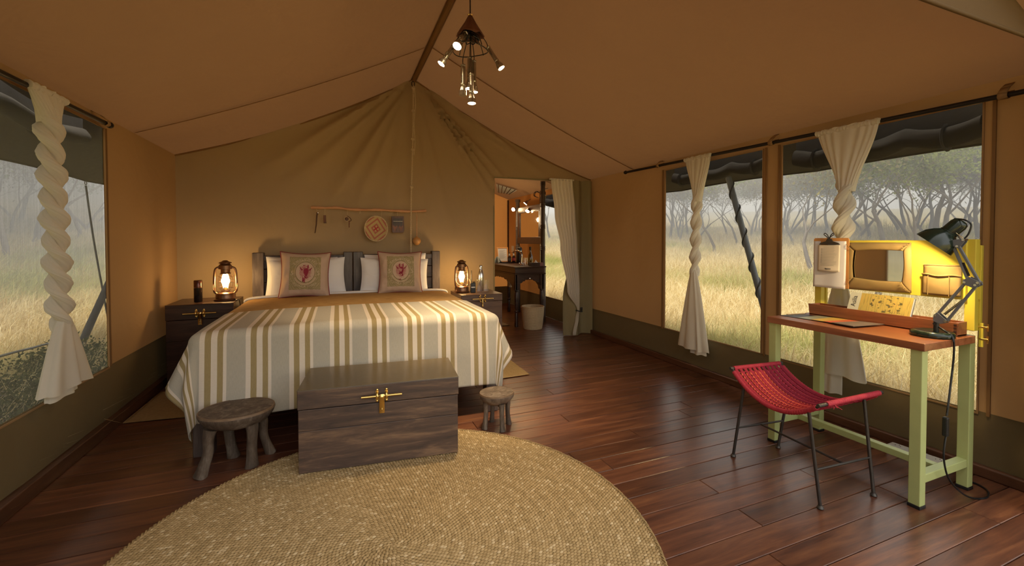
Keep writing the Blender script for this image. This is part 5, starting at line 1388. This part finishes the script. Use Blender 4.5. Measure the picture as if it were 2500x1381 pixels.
def onleg(k, z): a, b = tops[k]; return a.lerp(b, z/b.z)
x1 = (onleg(0, .18), onleg(1, .17)); x2 = (onleg(2, .18), onleg(3, .18))
for a, b in (x1, x2): m = MB(); m.cyl(a, b, 0.0055, 0.0055, 8); m.build('brace', M_iron, t, 60)
m = MB(); m.cyl(x1[0].lerp(x1[1], .5), x2[0].lerp(x2[1], .5), 0.0055, 0.0055, 8); m.build('brace', M_iron, t, 60)
m = MB(); rg = random.Random(3)
for k in range(14):
    c = NL.lerp(NR, .2)-O+Vector((rg.gauss(0, .006), rg.gauss(-.006, .004), -0.006)); m.tube([c, c+Vector((rg.gauss(.004, .008), rg.gauss(-.004, .006), -rg.uniform(.008, .02)))], 0.0012, 3)
m.build('loose_cord_ends', M_red, t)
# ------------------------------------------------------------------ torch chandelier
CH = Vector((0.822, 2.77, 0)); t = thing('torch_chandelier', 'hanging cluster of metal torches under a weathered cone hood', 'chandelier', (CH.x, CH.y, 2.74))
def cz(z): return z-2.74
m = MB(); m.cyl((0, 0, cz(2.735)), (0, 0, cz(3.10)), 0.0045, 0.0045, 8); m.build('hanging_flex', M_black, t, 60)
m = MB(); m.lathe([(0.012, 0.0), (0.018, -0.006), (0.012, -0.014), (0.016, -0.020)], 16); m.build('crown_ring', M_brass, t, 60)
m = MB(); n = 40
for k, (r, z) in enumerate([(0.012, -0.012), (0.035, -0.06), (0.068, -0.115), (0.088, -0.145)]):
    for q in range(n):
        g = 2*PI*q/n; rr = r*(1+0.07*math.sin(g*10)*min(1, k)); m.v.append((rr*math.cos(g), rr*math.sin(g), z+(0.008*math.sin(g*5) if k == 3 else 0)))
for i in range(3):
    for q in range(n): m.f.append((i*n+q, i*n+(q+1) % n, (i+1)*n+(q+1) % n, (i+1)*n+q))
m.build('cone_hood', M_copper, t, 60, solid=0.003)
rg = random.Random(5); m = MB()
for k in range(9):
    a = 2*PI*k/9; m.tube(catmull([(0.01*math.cos(a), 0.01*math.sin(a), -0.10), (0.05*math.cos(a+.5), 0.05*math.sin(a+.5), -0.155), (0.06*math.cos(a+1.1), 0.06*math.sin(a+1.1), -0.17), (0.02*math.cos(a+2), 0.02*math.sin(a+2), -0.13)], 5), 0.0032, 5)
m.build('coiled_flex', M_black, t, 60)
m = MB(); m.tube([(0.115*math.cos(a), 0.115*math.sin(a), -0.235+0.01*math.sin(2*a)) for a in np.linspace(0, 2*PI, 41)[:-1]], 0.0035, 6, True); m.build('support_ring', M_iron, t, 60)
m = MB()
for k in range(4): a = 2*PI*k/4+.4; m.tube(catmull([(0.03*math.cos(a), 0.03*math.sin(a), -0.13), (0.085*math.cos(a), 0.085*math.sin(a), -0.17), (0.115*math.cos(a), 0.115*math.sin(a), -0.235)], 5), 0.003, 5)
m.build('support_arms', M_iron, t, 60)
def torch(p_tail, p_head, lit, rb=0.0155, rh=0.0265, mat=None, label=None):
    a = Vector(p_tail); b = Vector(p_head); d = (b-a); L = d.length; z = d.normalized(); x = z.orthogonal().normalized(); y = z.cross(x)
    M = Matrix.Identity(4)
    for k in range(3): M[k][0] = x[k]; M[k][1] = y[k]; M[k][2] = z[k]
    M.translation = a
    o = MB(); o.lathe([(0.0, 0), (rb*1.05, .001), (rb*1.1, .006), (rb*.95, .008), (rb*1.1, .011), (rb*.95, .014), (rb, .017), (rb, L*.62), (rb*1.12, L*.63), (rb*1.12, L*.67), (rb, L*.68), (rb*1.1, L*.74), (rh*.92, L*.84), (rh, L*.87), (rh*.96, L*.89), (rh, L*.91), (rh*.97, L*.94), (rh, L*.96), (rh, L), (rh*.93, L)], 20, M)
    o = o.build('torch', mat or M_pewter, t, 50)
    if label: o['label'] = label
    c = MB(); c.lathe([(rh*.90, L+.0006), (0.0, L+.0012)], 20, M); c.f = [f for f in c.f if len(f) == 4]; c.build('torch_lens', M_lens if lit else M_glass, o, 60)
    s = MB(); s.box(rb*.85, rb*1.35, -.005, .005, L*.40, L*.55, M); s.build('switch', M_pewter, o)
    f = MB(); f.tube(catmull([a, a-z*.03+Vector((0, 0, .015)), Vector((a.x*.35, a.y*.35, max(-.16, a.z*.5))), Vector((0, 0, -.12))], 6), 0.0028, 5); f.build('torch_flex', M_black, o, 60)
    return o
def cp(px, pz, dy=0): return (px, dy, pz)
# (offset right, height) pairs measured from the hood top
torch((-0.040, -0.030, -0.145), (-0.112, -0.085, -0.262), True, .018, .030)
torch((-0.105, 0.035, -0.215), (-0.185, 0.045, -0.335), True)
torch((0.125, 0.010, -0.190), (0.205, -0.035, -0.335), True, .0145, .024)
torch((-0.036, 0.050, -0.315), (-0.038, 0.052, -0.520), False)
torch((0.022, 0.085, -0.245), (0.020, 0.087, -0.455), True, .017, .028)
torch((0.055, 0.100, -0.255), (0.056, 0.102, -0.470), True)
torch((0.000, -0.02, -0.395), (0.001, -0.025, -0.590), True, .016, .028)
for nm, loc, rot, e in (('torch_beam', (0.62, 2.80, 2.35), (R(22), R(8), 0), 45), ('torch_beam', (0.98, 2.80, 2.35), (R(15), R(-5), 0), 70), ('torch_beam', (0.82, 2.70, 2.12), (R(-5), R(-2), 0), 34)):
    ld = bpy.data.lights.new(nm, 'SPOT'); ld.energy = e; ld.color = (1, .78, .48); ld.spot_size = R(58); ld.spot_blend = .7; ld.shadow_soft_size = .025
    lo = bpy.data.objects.new(nm, ld); COL.objects.link(lo); lo.location = loc; lo.rotation_euler = rot

# ------------------------------------------------------------------ hanging rope
t = thing('hanging_rope', 'knotted cotton rope hanging from the ridge end down behind the bed cushions', 'rope', (0.80, 4.975, 0))
def rp_(z): return (lerp(0.005, -0.03, (3.0-z)/1.9)+0.006*math.sin(z*3), 0.0, z)
m = MB(); Z = np.linspace(3.0, 0.98, 260)
for s in (0, 1): m.tube([Vector(rp_(z))+Vector((0.0045*math.cos(z*130+PI*s), 0.0045*math.sin(z*130+PI*s), 0)) for z in Z], 0.0058, 5)
m.build('main_rope', M_rope, t, 60)
m = MB(); m.tube(catmull([Vector(rp_(z))+Vector((0.016*(1+.4*math.sin(z*14)), -0.006, 0)) for z in np.linspace(2.99, 2.22, 18)], 5), 0.0065, 6); m.build('doubled_end', M_rope, t, 60)
for z in (2.72, 2.40, 2.28, 1.86, 2.97):
    m = MB(); c = Vector(rp_(z)); m.ball(c, 0.018, 10, 8, (1, 1, 1.2)); m.tube([c+Vector((0.017*math.cos(a), 0.017*math.sin(a), 0.006*math.sin(a*2))) for a in np.linspace(0, 2*PI, 17)[:-1]], 0.006, 5, True); m.build('knot', M_rope, t, 60)
m = MB(); m.tube([Vector((0.01+0.016*math.cos(a), 0.03, 3.03+0.028*math.sin(a))) for a in np.linspace(0, 2*PI, 21)[:-1]], 0.005, 6, True); o = m.build('metal_ring', M_iron, t, 60)

# ------------------------------------------------------------------ driftwood stick with keepsakes
YW = 4.985
stick = MB(); SP = catmull([(-0.255, YW, 1.602), (-0.12, YW-.004, 1.600), (0.0, YW+.003, 1.606), (0.12, YW, 1.592), (0.30, YW-.003, 1.590), (0.42, YW, 1.594), (0.60, YW+.003, 1.588), (0.80, YW, 1.586), (0.945, YW, 1.598)], 6)
stick.tube(SP, [0.0135+0.0022*math.sin(k*.7)+.001*math.sin(k*1.9) for k in range(len(SP))], 9)
o = stick.build('driftwood_stick', M_stick, None, 60); tag(o, 'pale peeled driftwood stick fixed across the canvas above the headboards', 'stick')
def string(parent, x0, z0, x1, z1, off, r=0.0018):
    m = MB(); m.tube([Vector((x0, 0, z0))-off, Vector((x1, 0, z1))-off], r, 5); m.build('string', M_rope, parent, 60)
def hang(nm, label, cat, x, z):
    t = thing(nm, label, cat, (x, YW-0.005, z)); return t, Vector((x, 0, z))
t, of = hang('knife_sheath', 'dark beaded leather knife sheath hanging first on the driftwood stick', 'knife', -0.195, 1.545)
string(t, -0.205, 1.595, -0.198, 1.55, of)
m = MB(); m.tube([(0, 0, 0), (-0.006, 0, -.03), (-0.012, 0, -.12), (-0.022, 0, -.19), (-0.026, 0, -.212)], [.014, .015, .013, .011, .009], 10, flat=(1, .5)); m.build('sheath', M_leather, t, 60)
m = MB()
for k in range(7): m.ball((-0.003-.003*k, -.007, -.02-.027*k), .0028, 6, 4)
m.ball((.002, 0, .0), .015, 10, 8, (1, .6, .8)); m.build('bead_trim', M_steel, t, 60)
t, of = hang('leather_tube', 'small brown leather tube amulet hanging second on the driftwood stick', 'amulet', -0.125, 1.52)
string(t, -0.122, 1.60, -0.124, 1.525, of); m = MB(); m.tube([(0, 0, .002), (0, 0, -.03), (.001, 0, -.06), (.002, 0, -.078)], [.012, .0125, .0125, .013], 10, flat=(1, .7)); m.build('tube_body', plain('red_brown_leather', (0.16, 0.065, 0.04), 0.55, 0, .25, 30), t, 60)
m = MB(); m.cyl((.002, 0, -.074), (.002, 0, -.082), .014, .014, 10); m.build('end_cap', M_leather, t, 50)
t, of = hang('beaded_whistle', 'round beaded leather pendant with short beaded tail hanging on the driftwood stick', 'pendant', 0.10, 1.515)
string(t, .10, 1.59, .10, 1.52, of); m = MB(); m.lathe([(0, -.006), (.018, -.005), (.022, 0), (.018, .005), (0, .006)], 20, Matrix.Translation((-.008, 0, -.028)) @ Matrix.Rotation(R(90), 4, 'X')); m.build('disc', M_leather, t, 50)
m = MB(); m.tube([(-.008+.023*math.cos(a), -.004, -.028+.023*math.sin(a)) for a in np.linspace(0, 2*PI, 25)[:-1]], .003, 5, True); m.build('beaded_rim', M_raffia, t, 60)
m = MB(); m.tube(catmull([(-.004, 0, .005), (.02, 0, -.012), (.036, 0, -.034), (.03, 0, -.05), (.012, 0, -.05)], 5), .004, 6); m.build('leather_loop', M_leather, t, 60)
m = MB()
for k in range(8): m.ball((.016+.001*math.sin(k), -.002, -.055-.0085*k), .0058, 8, 6)
m.build('beaded_tail', M_copper, t, 60)
t, of = hang('string_bow', 'tiny knot of string tied on the driftwood stick before the woven tray', 'string', 0.228, 1.575); m = MB(); m.tube([(0, 0, .015), (.0, 0, -.005), (-.008, 0, -.03)], .002, 5); m.tube([(0, 0, .0), (.006, 0, -.012), (.004, 0, -.026)], .002, 5); m.build('string_ends', M_rope, t, 60)
t, of = hang('woven_tray', 'round red and straw woven tray hanging on the driftwood stick', 'tray', 0.392, 1.385)
string(t, .455, 1.592, .448, 1.50, of)
tt = NT('red_straw_weave'); c = tt.attr('cuv'); s = tt.sep(c)
ca, sa = math.cos(R(35)), math.sin(R(35))
xr = tt.math('ADD', tt.math('MULTIPLY', s[0], ca), tt.math('MULTIPLY', s[1], sa)); yr = tt.math('SUBTRACT', tt.math('MULTIPLY', s[1], ca), tt.math('MULTIPLY', s[0], sa))
mx = tt.math('MAXIMUM', tt.math('ABSOLUTE', xr), tt.math('ABSOLUTE', yr)); mn = tt.math('MINIMUM', tt.math('ABSOLUTE', xr), tt.math('ABSOLUTE', yr))
bandr = tt.math('MODULO', tt.math('MULTIPLY', mx, 3.1), 1.0)
red = tt.math('GREATER_THAN', bandr, 0.62); cross = tt.math('MULTIPLY', tt.math('LESS_THAN', mn, .05), tt.math('LESS_THAN', mx, .24))
chk = tt.n('ShaderNodeTexChecker'); tt.l(c, chk.inputs[0]); chk.inputs['Scale'].default_value = 46
base = tt.mix(tt.noise(c, 5, 2), (0.42, 0.33, 0.13), (0.58, 0.42, 0.22)); cl = tt.mix(red, base, (0.42, 0.15, 0.11)); cl = tt.mix(cross, cl, (0.42, 0.04, 0.06)); cl = tt.mix(tt.math('MULTIPLY', chk.outputs['Fac'], .25), cl, (0.2, .1, .05))
M_tray = tt.done(tt.pr(cl, 0.85, 0, None, .2))
m = MB(); m.grid(lambda i, j: (0.118*j*math.cos(2*PI*i), -0.02*(1-j*j)*-1-.012, 0.135*j*math.sin(2*PI*i)), 48, 12, lambda i, j: (j*math.cos(2*PI*i), j*math.sin(2*PI*i)), True); m.build('woven_disc', M_tray, t, 60, solid=.004)
m = MB(); m.tube([(0.12*math.cos(a), -.012, 0.137*math.sin(a)) for a in np.linspace(0, 2*PI, 61)[:-1]], [.0065+.0015*math.sin(k*2.4) for k in range(60)], 6, True); m.build('stitched_rim', M_raffia, t, 60)
t, of = hang('thumb_piano', 'dark wooden thumb piano with metal tongues hanging on the driftwood stick', 'instrument', 0.625, 1.52)
string(t, .622, 1.585, .624, 1.525, of)
m = MB(); m.poly([(-.068, .004), (.066, .008), (.070, -.15), (.06, -.178), (-.055, -.18), (-.064, -.168)], lambda x, y, h: Vector((x, .006-h, y)), .026); m.build('sound_box', wood('thumb_piano_wood', (.06, .03, .022), (.12, .06, .045), (.17, .09, .065), .5, (12, 12, 2), 2, .1, False), t, None, .003)
for k in range(11):
    x = -.045+k*.009; L = .06+.025*abs(math.sin(k*.9)); m = MB(); m.box(x-.0028, x+.0028, -.026, -.0235, -.03-L, -.018); m.build('tongue', M_iron, t)
m = MB(); m.cyl((-.05, -.026, -.05), (.05, -.026, -.05), .0035, .0035, 8); m.build('bridge_bar', M_pewter, t, 60)
m = MB()
for s in (-1, 1): m.add([(s*.032+a, -.0212, b) for a, b in ((-.028, -.10), (.028, -.10), (.012, -.135), (0, -.165), (-.012, -.135))], [(0, 1, 2, 3, 4)])
m.build('carved_inlay', M_copper, t)
t, of = hang('gourd_spoon', 'orange gourd on a thin stick handle hanging beside the knotted rope', 'gourd', 0.838, 1.555)
string(t, .832, 1.587, .836, 1.55, of); m = MB(); m.cyl((0, 0, .0), (-.002, 0, -.27), .004, .005, 8); m.build('stick_handle', M_stick, t, 60)
m = MB(); m.lathe([(0, -.092), (.022, -.086), (.042, -.06), (.046, -.04), (.036, -.014), (.014, 0), (.006, .008), (0, .009)], 24, Matrix.Translation((-.002, 0, -.262))); m.build('gourd_bowl', M_gourd, t, 60)

# ------------------------------------------------------------------ washroom doorway: canvas flap and tied curtain
m = MB()
def flapf(i, j):
    z = lerp(0.005, 2.04, j); xl_ = interp(z, [(0, 2.73), (.5, 2.73), (.9, 2.80), (2.04, 2.83)]); xr_ = interp(z, [(0, 3.165), (2.04, 3.15)])
    return (lerp(xl_, xr_, i), 4.985+0.03*math.sin(i*11+z*.6)+.012*nz(i*4, z*2, 3)-.03*(1-j)*math.sin(i*6), z)
m.grid(flapf, 40, 40)
fo = m.build('door_1', M_flap, None, 80); struct(fo, 'olive canvas door flap drawn to the side of the washroom doorway')
t = thing('door_curtain', 'white muslin curtain drawn aside and tied at the washroom doorway', 'curtain', (2.68, 4.93, 2.03))
Lc = [(0.0, 2.835), (.02, 2.835), (.25, 2.88), (.34, 2.905), (.60, 2.76), (1.18, 2.655), (1.6, 2.57), (2.04, 2.515)]
Rc_ = [(0.0, 2.885), (.25, 2.925), (.34, 2.935), (.60, 2.935), (1.18, 2.895), (1.6, 2.87), (2.04, 2.835)]
m = MB()
def dcf(i, j):
    z = lerp(.018, 2.035, j); a = interp(z, Lc); b = interp(z, Rc_); w = b-a
    return (lerp(a, b, i)-2.68, -0.012+min(.022, .05*w+.004)*math.sin(i*2*PI*6.5+.7*math.sin(z*2))+.008*nz(i*5, z*2, 4), z-2.03)
m.grid(dcf, 90, 60); m.build('curtain_cloth', M_white, t, 80)
m = MB(); m.tube([(lerp(2.50, 2.85, k/40)-2.68, -.008+.003*math.sin(k*1.7), .003) for k in range(41)], .012, 6); m.build('gathered_heading', M_white, t, 60)
m = MB(); m.tube([(.24+.030*math.cos(a), -.012+.03*math.sin(a), -1.70-.008*math.cos(a)) for a in np.linspace(0, 2*PI, 21)[:-1]], .007, 6, True); m.build('tie_cord', M_black, t, 60)
m = MB()
for k in range(3):
    for s in (-1, 1): m.ball((.268+s*.008, -.04, -1.66-.022*k), .011, 8, 6)
m.build('bead_cluster', M_black, t, 60)

# ------------------------------------------------------------------ washroom vanity
VX0, VX1, VY0, VY1, VZ = 2.37, 2.835, 5.76, 7.14, 0.875
t = thing('vanity_table', 'dark carved washroom table with turned legs and scalloped apron', 'table', ((VX0+VX1)/2, (VY0+VY1)/2, 0)); O = Vector(((VX0+VX1)/2, (VY0+VY1)/2, 0))
def vbox(name, x0, x1, y0, y1, z0, z1, mat=M_dark, bev=.003):
    m = MB(); m.box(x0-O.x, x1-O.x, y0-O.y, y1-O.y, z0, z1); return m.build(name, mat, t, None, bev)
vbox('tabletop', VX0-.025, VX1+.025, VY0-.025, VY1+.025, VZ-.018, VZ, bev=.006)
vbox('drawer_case', VX0, VX1, VY0, VY1, .775, VZ-.018)
vbox('moulding', VX0-.02, VX1+.02, VY0-.02, VY1+.02, .757, .775, bev=.006)
def scallop(name, fn, L):
    n = 60; top = [(0, .757), (L, .757)]; low = []
    for k in range(n+1):
        x = L*k/n; e = min(x, L-x)/L
        z = .53 if e < .10 else lerp(.56, .69, min(1, ((e-.10)/.30))**.45) - 0.014*abs(math.sin(e*34))
        low.append((L-x, z))
    m = MB(); m.poly(top+low, fn, .018); return m.build(name, M_dark, t)
scallop('scalloped_apron', lambda x, y, h: Vector((VX0+x, VY0+.012+h, y))-O, VX1-VX0)
scallop('scalloped_apron', lambda x, y, h: Vector((VX0+.012+h, VY0+x, y))-O, VY1-VY0)
scallop('scalloped_apron', lambda x, y, h: Vector((VX1-.03+h, VY0+x, y))-O, VY1-VY0)
for x in (VX0+.03, VX1-.03):
    for y in (VY0+.03, VY1-.03):
        m = MB(); m.box(x-.03-O.x, x+.03-O.x, y-.03-O.y, y+.03-O.y, .54, .757)
        m.lathe([(.012, .54), (.028, .535), (.030, .525), (.018, .512), (.026, .49), (.029, .42), (.025, .27), (.020, .245), (.030, .235), (.030, .215), (.020, .205), (.024, .19), (.022, .10), (.028, .02), (.026, 0), (0, 0)], 18, None, (x-O.x, y-O.y, 0)); m.build('turned_leg', M_dark, t, 45)
m = MB(); m.ball(((VX0+VX1)/2-O.x-.01, VY0-.01-O.y, .70), .017, 12, 8); m.build('knob', M_chrome, t, 60)
# standing mirror frame between two turned posts
t = thing('mirror_stand', 'dark mirror framed between two tall turned posts above the vanity', 'mirror', (2.93, 6.5, 0)); O = Vector((2.93, 6.5, 0))
def post(y, h):
    m = MB(); P = [(.045, 0), (.045, .86)]
    z = .86
    while z < h-.12:
        P += [(.036, z+.005), (.036, z+.24), (.043, z+.25), (.036, z+.262), (.043, z+.274), (.036, z+.286), (.043, z+.298), (.036, z+.31)]; z += .33
    P += [(.034, h-.05), (.046, h-.045), (.046, h), (0, h)]
    m.lathe([(r, z) for r, z in P], 20, None, (0, y-O.y, 0)); m.build('turned_post', M_darkv, t, 45)
post(7.00, 1.97); post(6.00, 2.00)
for nm, z0, z1 in (('top_rail', 1.72, 1.82), ('middle_rail', 1.20, 1.31)):
    m = MB(); m.box(-.022, .022, 6.03-O.y, 6.97-O.y, z0, z1); m.build(nm, M_dark, t, None, .004)
for y0, y1 in ((6.045, 6.12), (6.88, 6.955)):
    m = MB(); m.box(-.02, .02, y0-O.y, y1-O.y, 1.31, 1.72); m.build('frame_stile', M_dark, t, None, .003)
m = MB(); m.box(-.006, .006, 6.12-O.y, 6.88-O.y, 1.31, 1.72); m.build('mirror_glass', plain('aged_mirror', (0.8, 0.78, 0.74), 0.04, 1.0, 0.0), t)
def spotlamp(label, x, y, z, d):
    t = thing('spot_lamp', label, 'lamp', (x, y, z), 0, None); d = Vector(d).normalized(); a = d.orthogonal().normalized(); b = d.cross(a)
    M = Matrix.Identity(4)
    for k in range(3): M[k][0] = a[k]; M[k][1] = b[k]; M[k][2] = d[k]
    m = MB(); m.lathe([(0, -.05), (.018, -.048), (.022, -.03), (.034, .0), (.036, .012)], 18, M); m.build('lamp_head', M_copper, t, 60)
    m = MB(); m.lathe([(.033, .0126), (0, .0132)], 18, M); m.f = [f for f in m.f if len(f) == 4]; m.build('lamp_lens', M_spot, t, 60, label='glowing lens')
    m = MB(); m.tube([-d*.045, -d*.05+Vector((.05, 0, .03))], .005, 6); m.build('bracket', M_iron, t, 60)
spotlamp('small lit spot lamp on the outer end of the vanity mirror rail', 2.86, 7.02, 1.80, (-.75, -.55, -.3))
spotlamp('small lit spot lamp tilted above the vanity mirror rail', 2.885, 6.55, 1.87, (-.55, .2, -.65))
spotlamp('small lit spot lamp just under the vanity mirror rail', 2.88, 6.46, 1.74, (-.5, -.35, -.7))
for loc, e in (((2.55, 6.9, 1.62), 3.2), ((2.6, 6.45, 1.62), 2.5)):
    ld = bpy.data.lights.new('spot_lamp_light', 'POINT'); ld.energy = e; ld.color = (1, .72, .40); ld.shadow_soft_size = .04
    lo = bpy.data.objects.new('spot_lamp_light', ld); COL.objects.link(lo); lo.location = loc
m = MB()
for k in range(3): m.tube(catmull([(2.95, 6.15, 2.00), (2.93, 6.22+.03*k, 2.03), (2.92, 6.27+.02*k, 1.97), (2.95, 6.2, 1.93)], 5), .004, 5)
m.tube(catmull([(3.12, 6.2, 2.09), (2.98, 6.18, 2.04), (2.95, 6.15, 1.97), (2.95, 6.12, 1.85)], 5), .004, 5)
tag(m.build('tangled_flex', M_black, None, 60), 'tangle of dark lamp flex hanging over the vanity mirror post', 'cord')
# things on the vanity
t = thing('framed_card', 'framed card in a pale wooden frame on the vanity', 'frame', (2.66, 7.02, VZ), R(-8))
Mx2 = Matrix.Rotation(R(-14), 4, 'X')
for x0, x1, z0, z1 in ((-.10, -.08, 0, .27), (.08, .10, 0, .27), (-.08, .08, 0, .022), (-.08, .08, .248, .27)):
    m = MB(); m.box(x0, x1, -.008, .008, z0, z1, Mx2); m.build('frame_bar', M_orangew, t)
m = MB(); m.box(-.08, .08, -.002, .002, .022, .248, Mx2); cd = m.build('card', M_paper, t)
m = MB()
for k in range(12): z = .215-k*.013; m.box(-.06, .06-.02*(k % 3), -.0032, -.0022, z, z+.0025, Mx2)
m.build('printed_lines', M_grey, cd)
def dispenser(label, x, y, red_):
    t = thing('soap_bottle', label, 'bottle', (x, y, VZ+.012)); m = MB(); m.lathe([(.028, 0), (.03, .004), (.03, .085), (.014, .105), (.012, .112), (0, .112)], 18); m.build('bottle_body', M_brownglass, t, 50)
    m = MB(); m.lathe([(.0305, .02), (.0305, .07)], 18); m.f = [f for f in m.f if len(f) == 4]; m.build('bottle_label', plain('bottle_label', (0.28, .03, .04) if red_ else (.06, .055, .06), .6), t)
    m = MB(); m.lathe([(.013, .112), (.013, .14), (0, .141)], 14); m.build('white_cap', M_whitepl, t, 50)
    m = MB(); m.cyl((0, 0, .141), (0, 0, .16), .004, .004, 8); m.bar((0, .005, .16), (0, -.03, .158), .01, .007); m.build('pump_head', M_black, t)
dispenser('dark soap bottle with black label on the vanity tray', 2.745, 6.93, False); dispenser('dark soap bottle with red label on the vanity tray', 2.825, 6.93, True)
t = thing('oval_tray', 'dark oval tray under the soap bottles on the vanity', 'tray', (2.70, 6.86, VZ)); m = MB(); m.lathe([(0, 0), (.14, 0), (.155, .008), (.16, .014), (.15, .011), (.138, .006), (0, .006)], 36, None, (0, 0, 0), 1, .8); m.build('tray_body', M_dark, t, 50)
t = thing('mesh_cover', 'small grey gauze cover at the far end of the vanity', 'cover', (2.52, 6.93, VZ)); m = MB(); m.grid(lambda i, j: (lerp(-.09, .09, i)*(1-.35*j), lerp(-.05, .05, (i*2) % 1)*(1-j)-.01, .11*j*math.sin(PI*(i*.8+.1))), 16, 10); m.build('gauze', M_vent, t, 60, solid=.002); m = MB(); m.tube([(-.09, -.05, .004), (.09, -.05, .004), (.09, .05, .004), (-.09, .05, .004)], .004, 5, True); m.build('wire_rim', M_iron, t, 60)
t = thing('coffee_flask', 'tall black flask with steel collar behind the tap on the vanity', 'flask', (2.83, 6.68, VZ)); m = MB(); m.lathe([(.05, 0), (.052, .006), (.052, .15), (.044, .18), (.04, .19), (0, .19)], 22); m.build('flask_body', M_black, t, 50); m = MB(); m.lathe([(.041, .19), (.043, .2), (.040, .255), (.02, .275), (0, .277)], 22); m.build('flask_top', M_black, t, 50); m = MB(); m.lathe([(.0435, .196), (.0445, .2), (.0435, .206)], 22); m.build('steel_collar', M_chrome, t, 50)
t = thing('basin_tap', 'slender chrome tap with cross handle on the vanity', 'tap', (2.56, 5.97, VZ)); m = MB(); m.lathe([(.026, 0), (.027, .01), (.014, .02), (.012, .05), (0, .05)], 18); m.build('tap_foot', M_chrome, t, 50); m = MB(); m.tube(catmull([(0, 0, .04), (.004, 0, .12), (.0, .0, .17), (-.02, .03, .21), (-.05, .07, .225), (-.085, .12, .205), (-.09, .13, .18)], 6), [.011]*37, 10); m.build('spout', M_chrome, t, 60)
for s in (-1, 1):
    m = MB(); m.cyl((0, 0, .034), (s*.03, 0, .036), .006, .006, 8); m.ball((s*.032, 0, .036), .010, 8, 6); m.build('cross_handle', M_chrome, t, 60)
tumbler('clear fluted tumbler on the vanity beside the green bottle', (2.62, 5.96, VZ), .034, .12)
t = thing('green_bottle', 'green glass bottle with dark foil neck on the vanity', 'bottle', (2.74, 6.05, VZ)); m = MB(); m.lathe([(.036, 0), (.040, .005), (.040, .11), (.034, .15), (.018, .19), (.0135, .22), (.0135, .262), (0, .262)], 24); m.build('bottle_body', M_greenglass, t, 60); m = MB(); m.lathe([(.0145, .225), (.015, .25), (.017, .262), (.017, .282), (0, .285)], 18); m.build('foil_neck', M_brownglass, t, 50)
t = thing('tissue_box', 'low dark tissue box with a white tissue on the vanity corner', 'box', (2.735, 5.84, VZ)); m = MB(); m.box(-.095, .045, -.05, .05, 0, .05); m.build('box_side', M_dark, t, None, .003); m = MB(); m.box(.045, .10, -.05, .05, 0, .05); m.build('box_end', plain('faded_pink_panel', (.22, .10, .09), .5), t, None, .003); m = MB(); m.lathe([(.036, .05), (.018, .062), (.006, .085), (0, .092)], 12, None, (0, 0, 0), 1, .5); m.build('tissue', M_linen, t, 60)
t = thing('light_switch', 'white switch plate on the orange washroom canvas', 'switch', (XR-.022, 7.82, 1.09)); m = MB(); m.box(-.008, .008, -.045, .045, -.06, .06); m.build('plate', M_whitepl, t, None, .002); m = MB(); m.box(-.014, -.008, -.015, .015, -.02, .02); m.build('rocker', M_whitepl, t)
m = MB()
for k in range(7): z = .46+.022*k; r = .030+.018*math.sin(PI*(k+.6)/7.6); m.tube([(2.80+r*math.cos(a), 7.0+r*math.sin(a), z+.004*math.sin(a)) for a in np.linspace(0, 2*PI, 19)[:-1]], .0125, 6, True)
m.tube([(2.80, 7.0, .60), (2.80, 7.0, .76)], .006, 6)
tag(m.build('fibre_coil', M_raffia, None, 60), 'beige coil of fibre hanging beneath the far end of the vanity', 'coil')
# waste basket
t = thing('waste_basket', 'round pale woven basket beside the vanity leg in the doorway', 'basket', (2.575, 5.60, 0)); 
RB = lambda z: lerp(.125, .158, (z/.31)**.7)
nrow = 22
m = MB()
for k in range(nrow): z = .008+k*.0138; m.tube([(RB(z)*math.cos(a), RB(z)*math.sin(a), z) for a in np.linspace(0, 2*PI, 41)[:-1]], .0078, 6, True)
b_ = m.build('coiled_wall', M_raffia, t, 60)
m = MB(); m.cyl((0, 0, .002), (0, 0, .008), .125, .125, 28); m.build('basket_base', M_raffia, t)
m = MB(); m.tube([(RB(.31)*math.cos(a), RB(.31)*math.sin(a), .312) for a in np.linspace(0, 2*PI, 41)[:-1]], .0095, 8, True); m.build('basket_rim', M_raffia, t, 60)
m = MB(); m.lathe([(RB(.02)-.008, .012), (RB(.15)-.008, .15), (RB(.3)-.008, .30)], 28); m.f = [f for f in m.f if len(f) == 4]; m.build('basket_lining', M_raffia, t, 60)
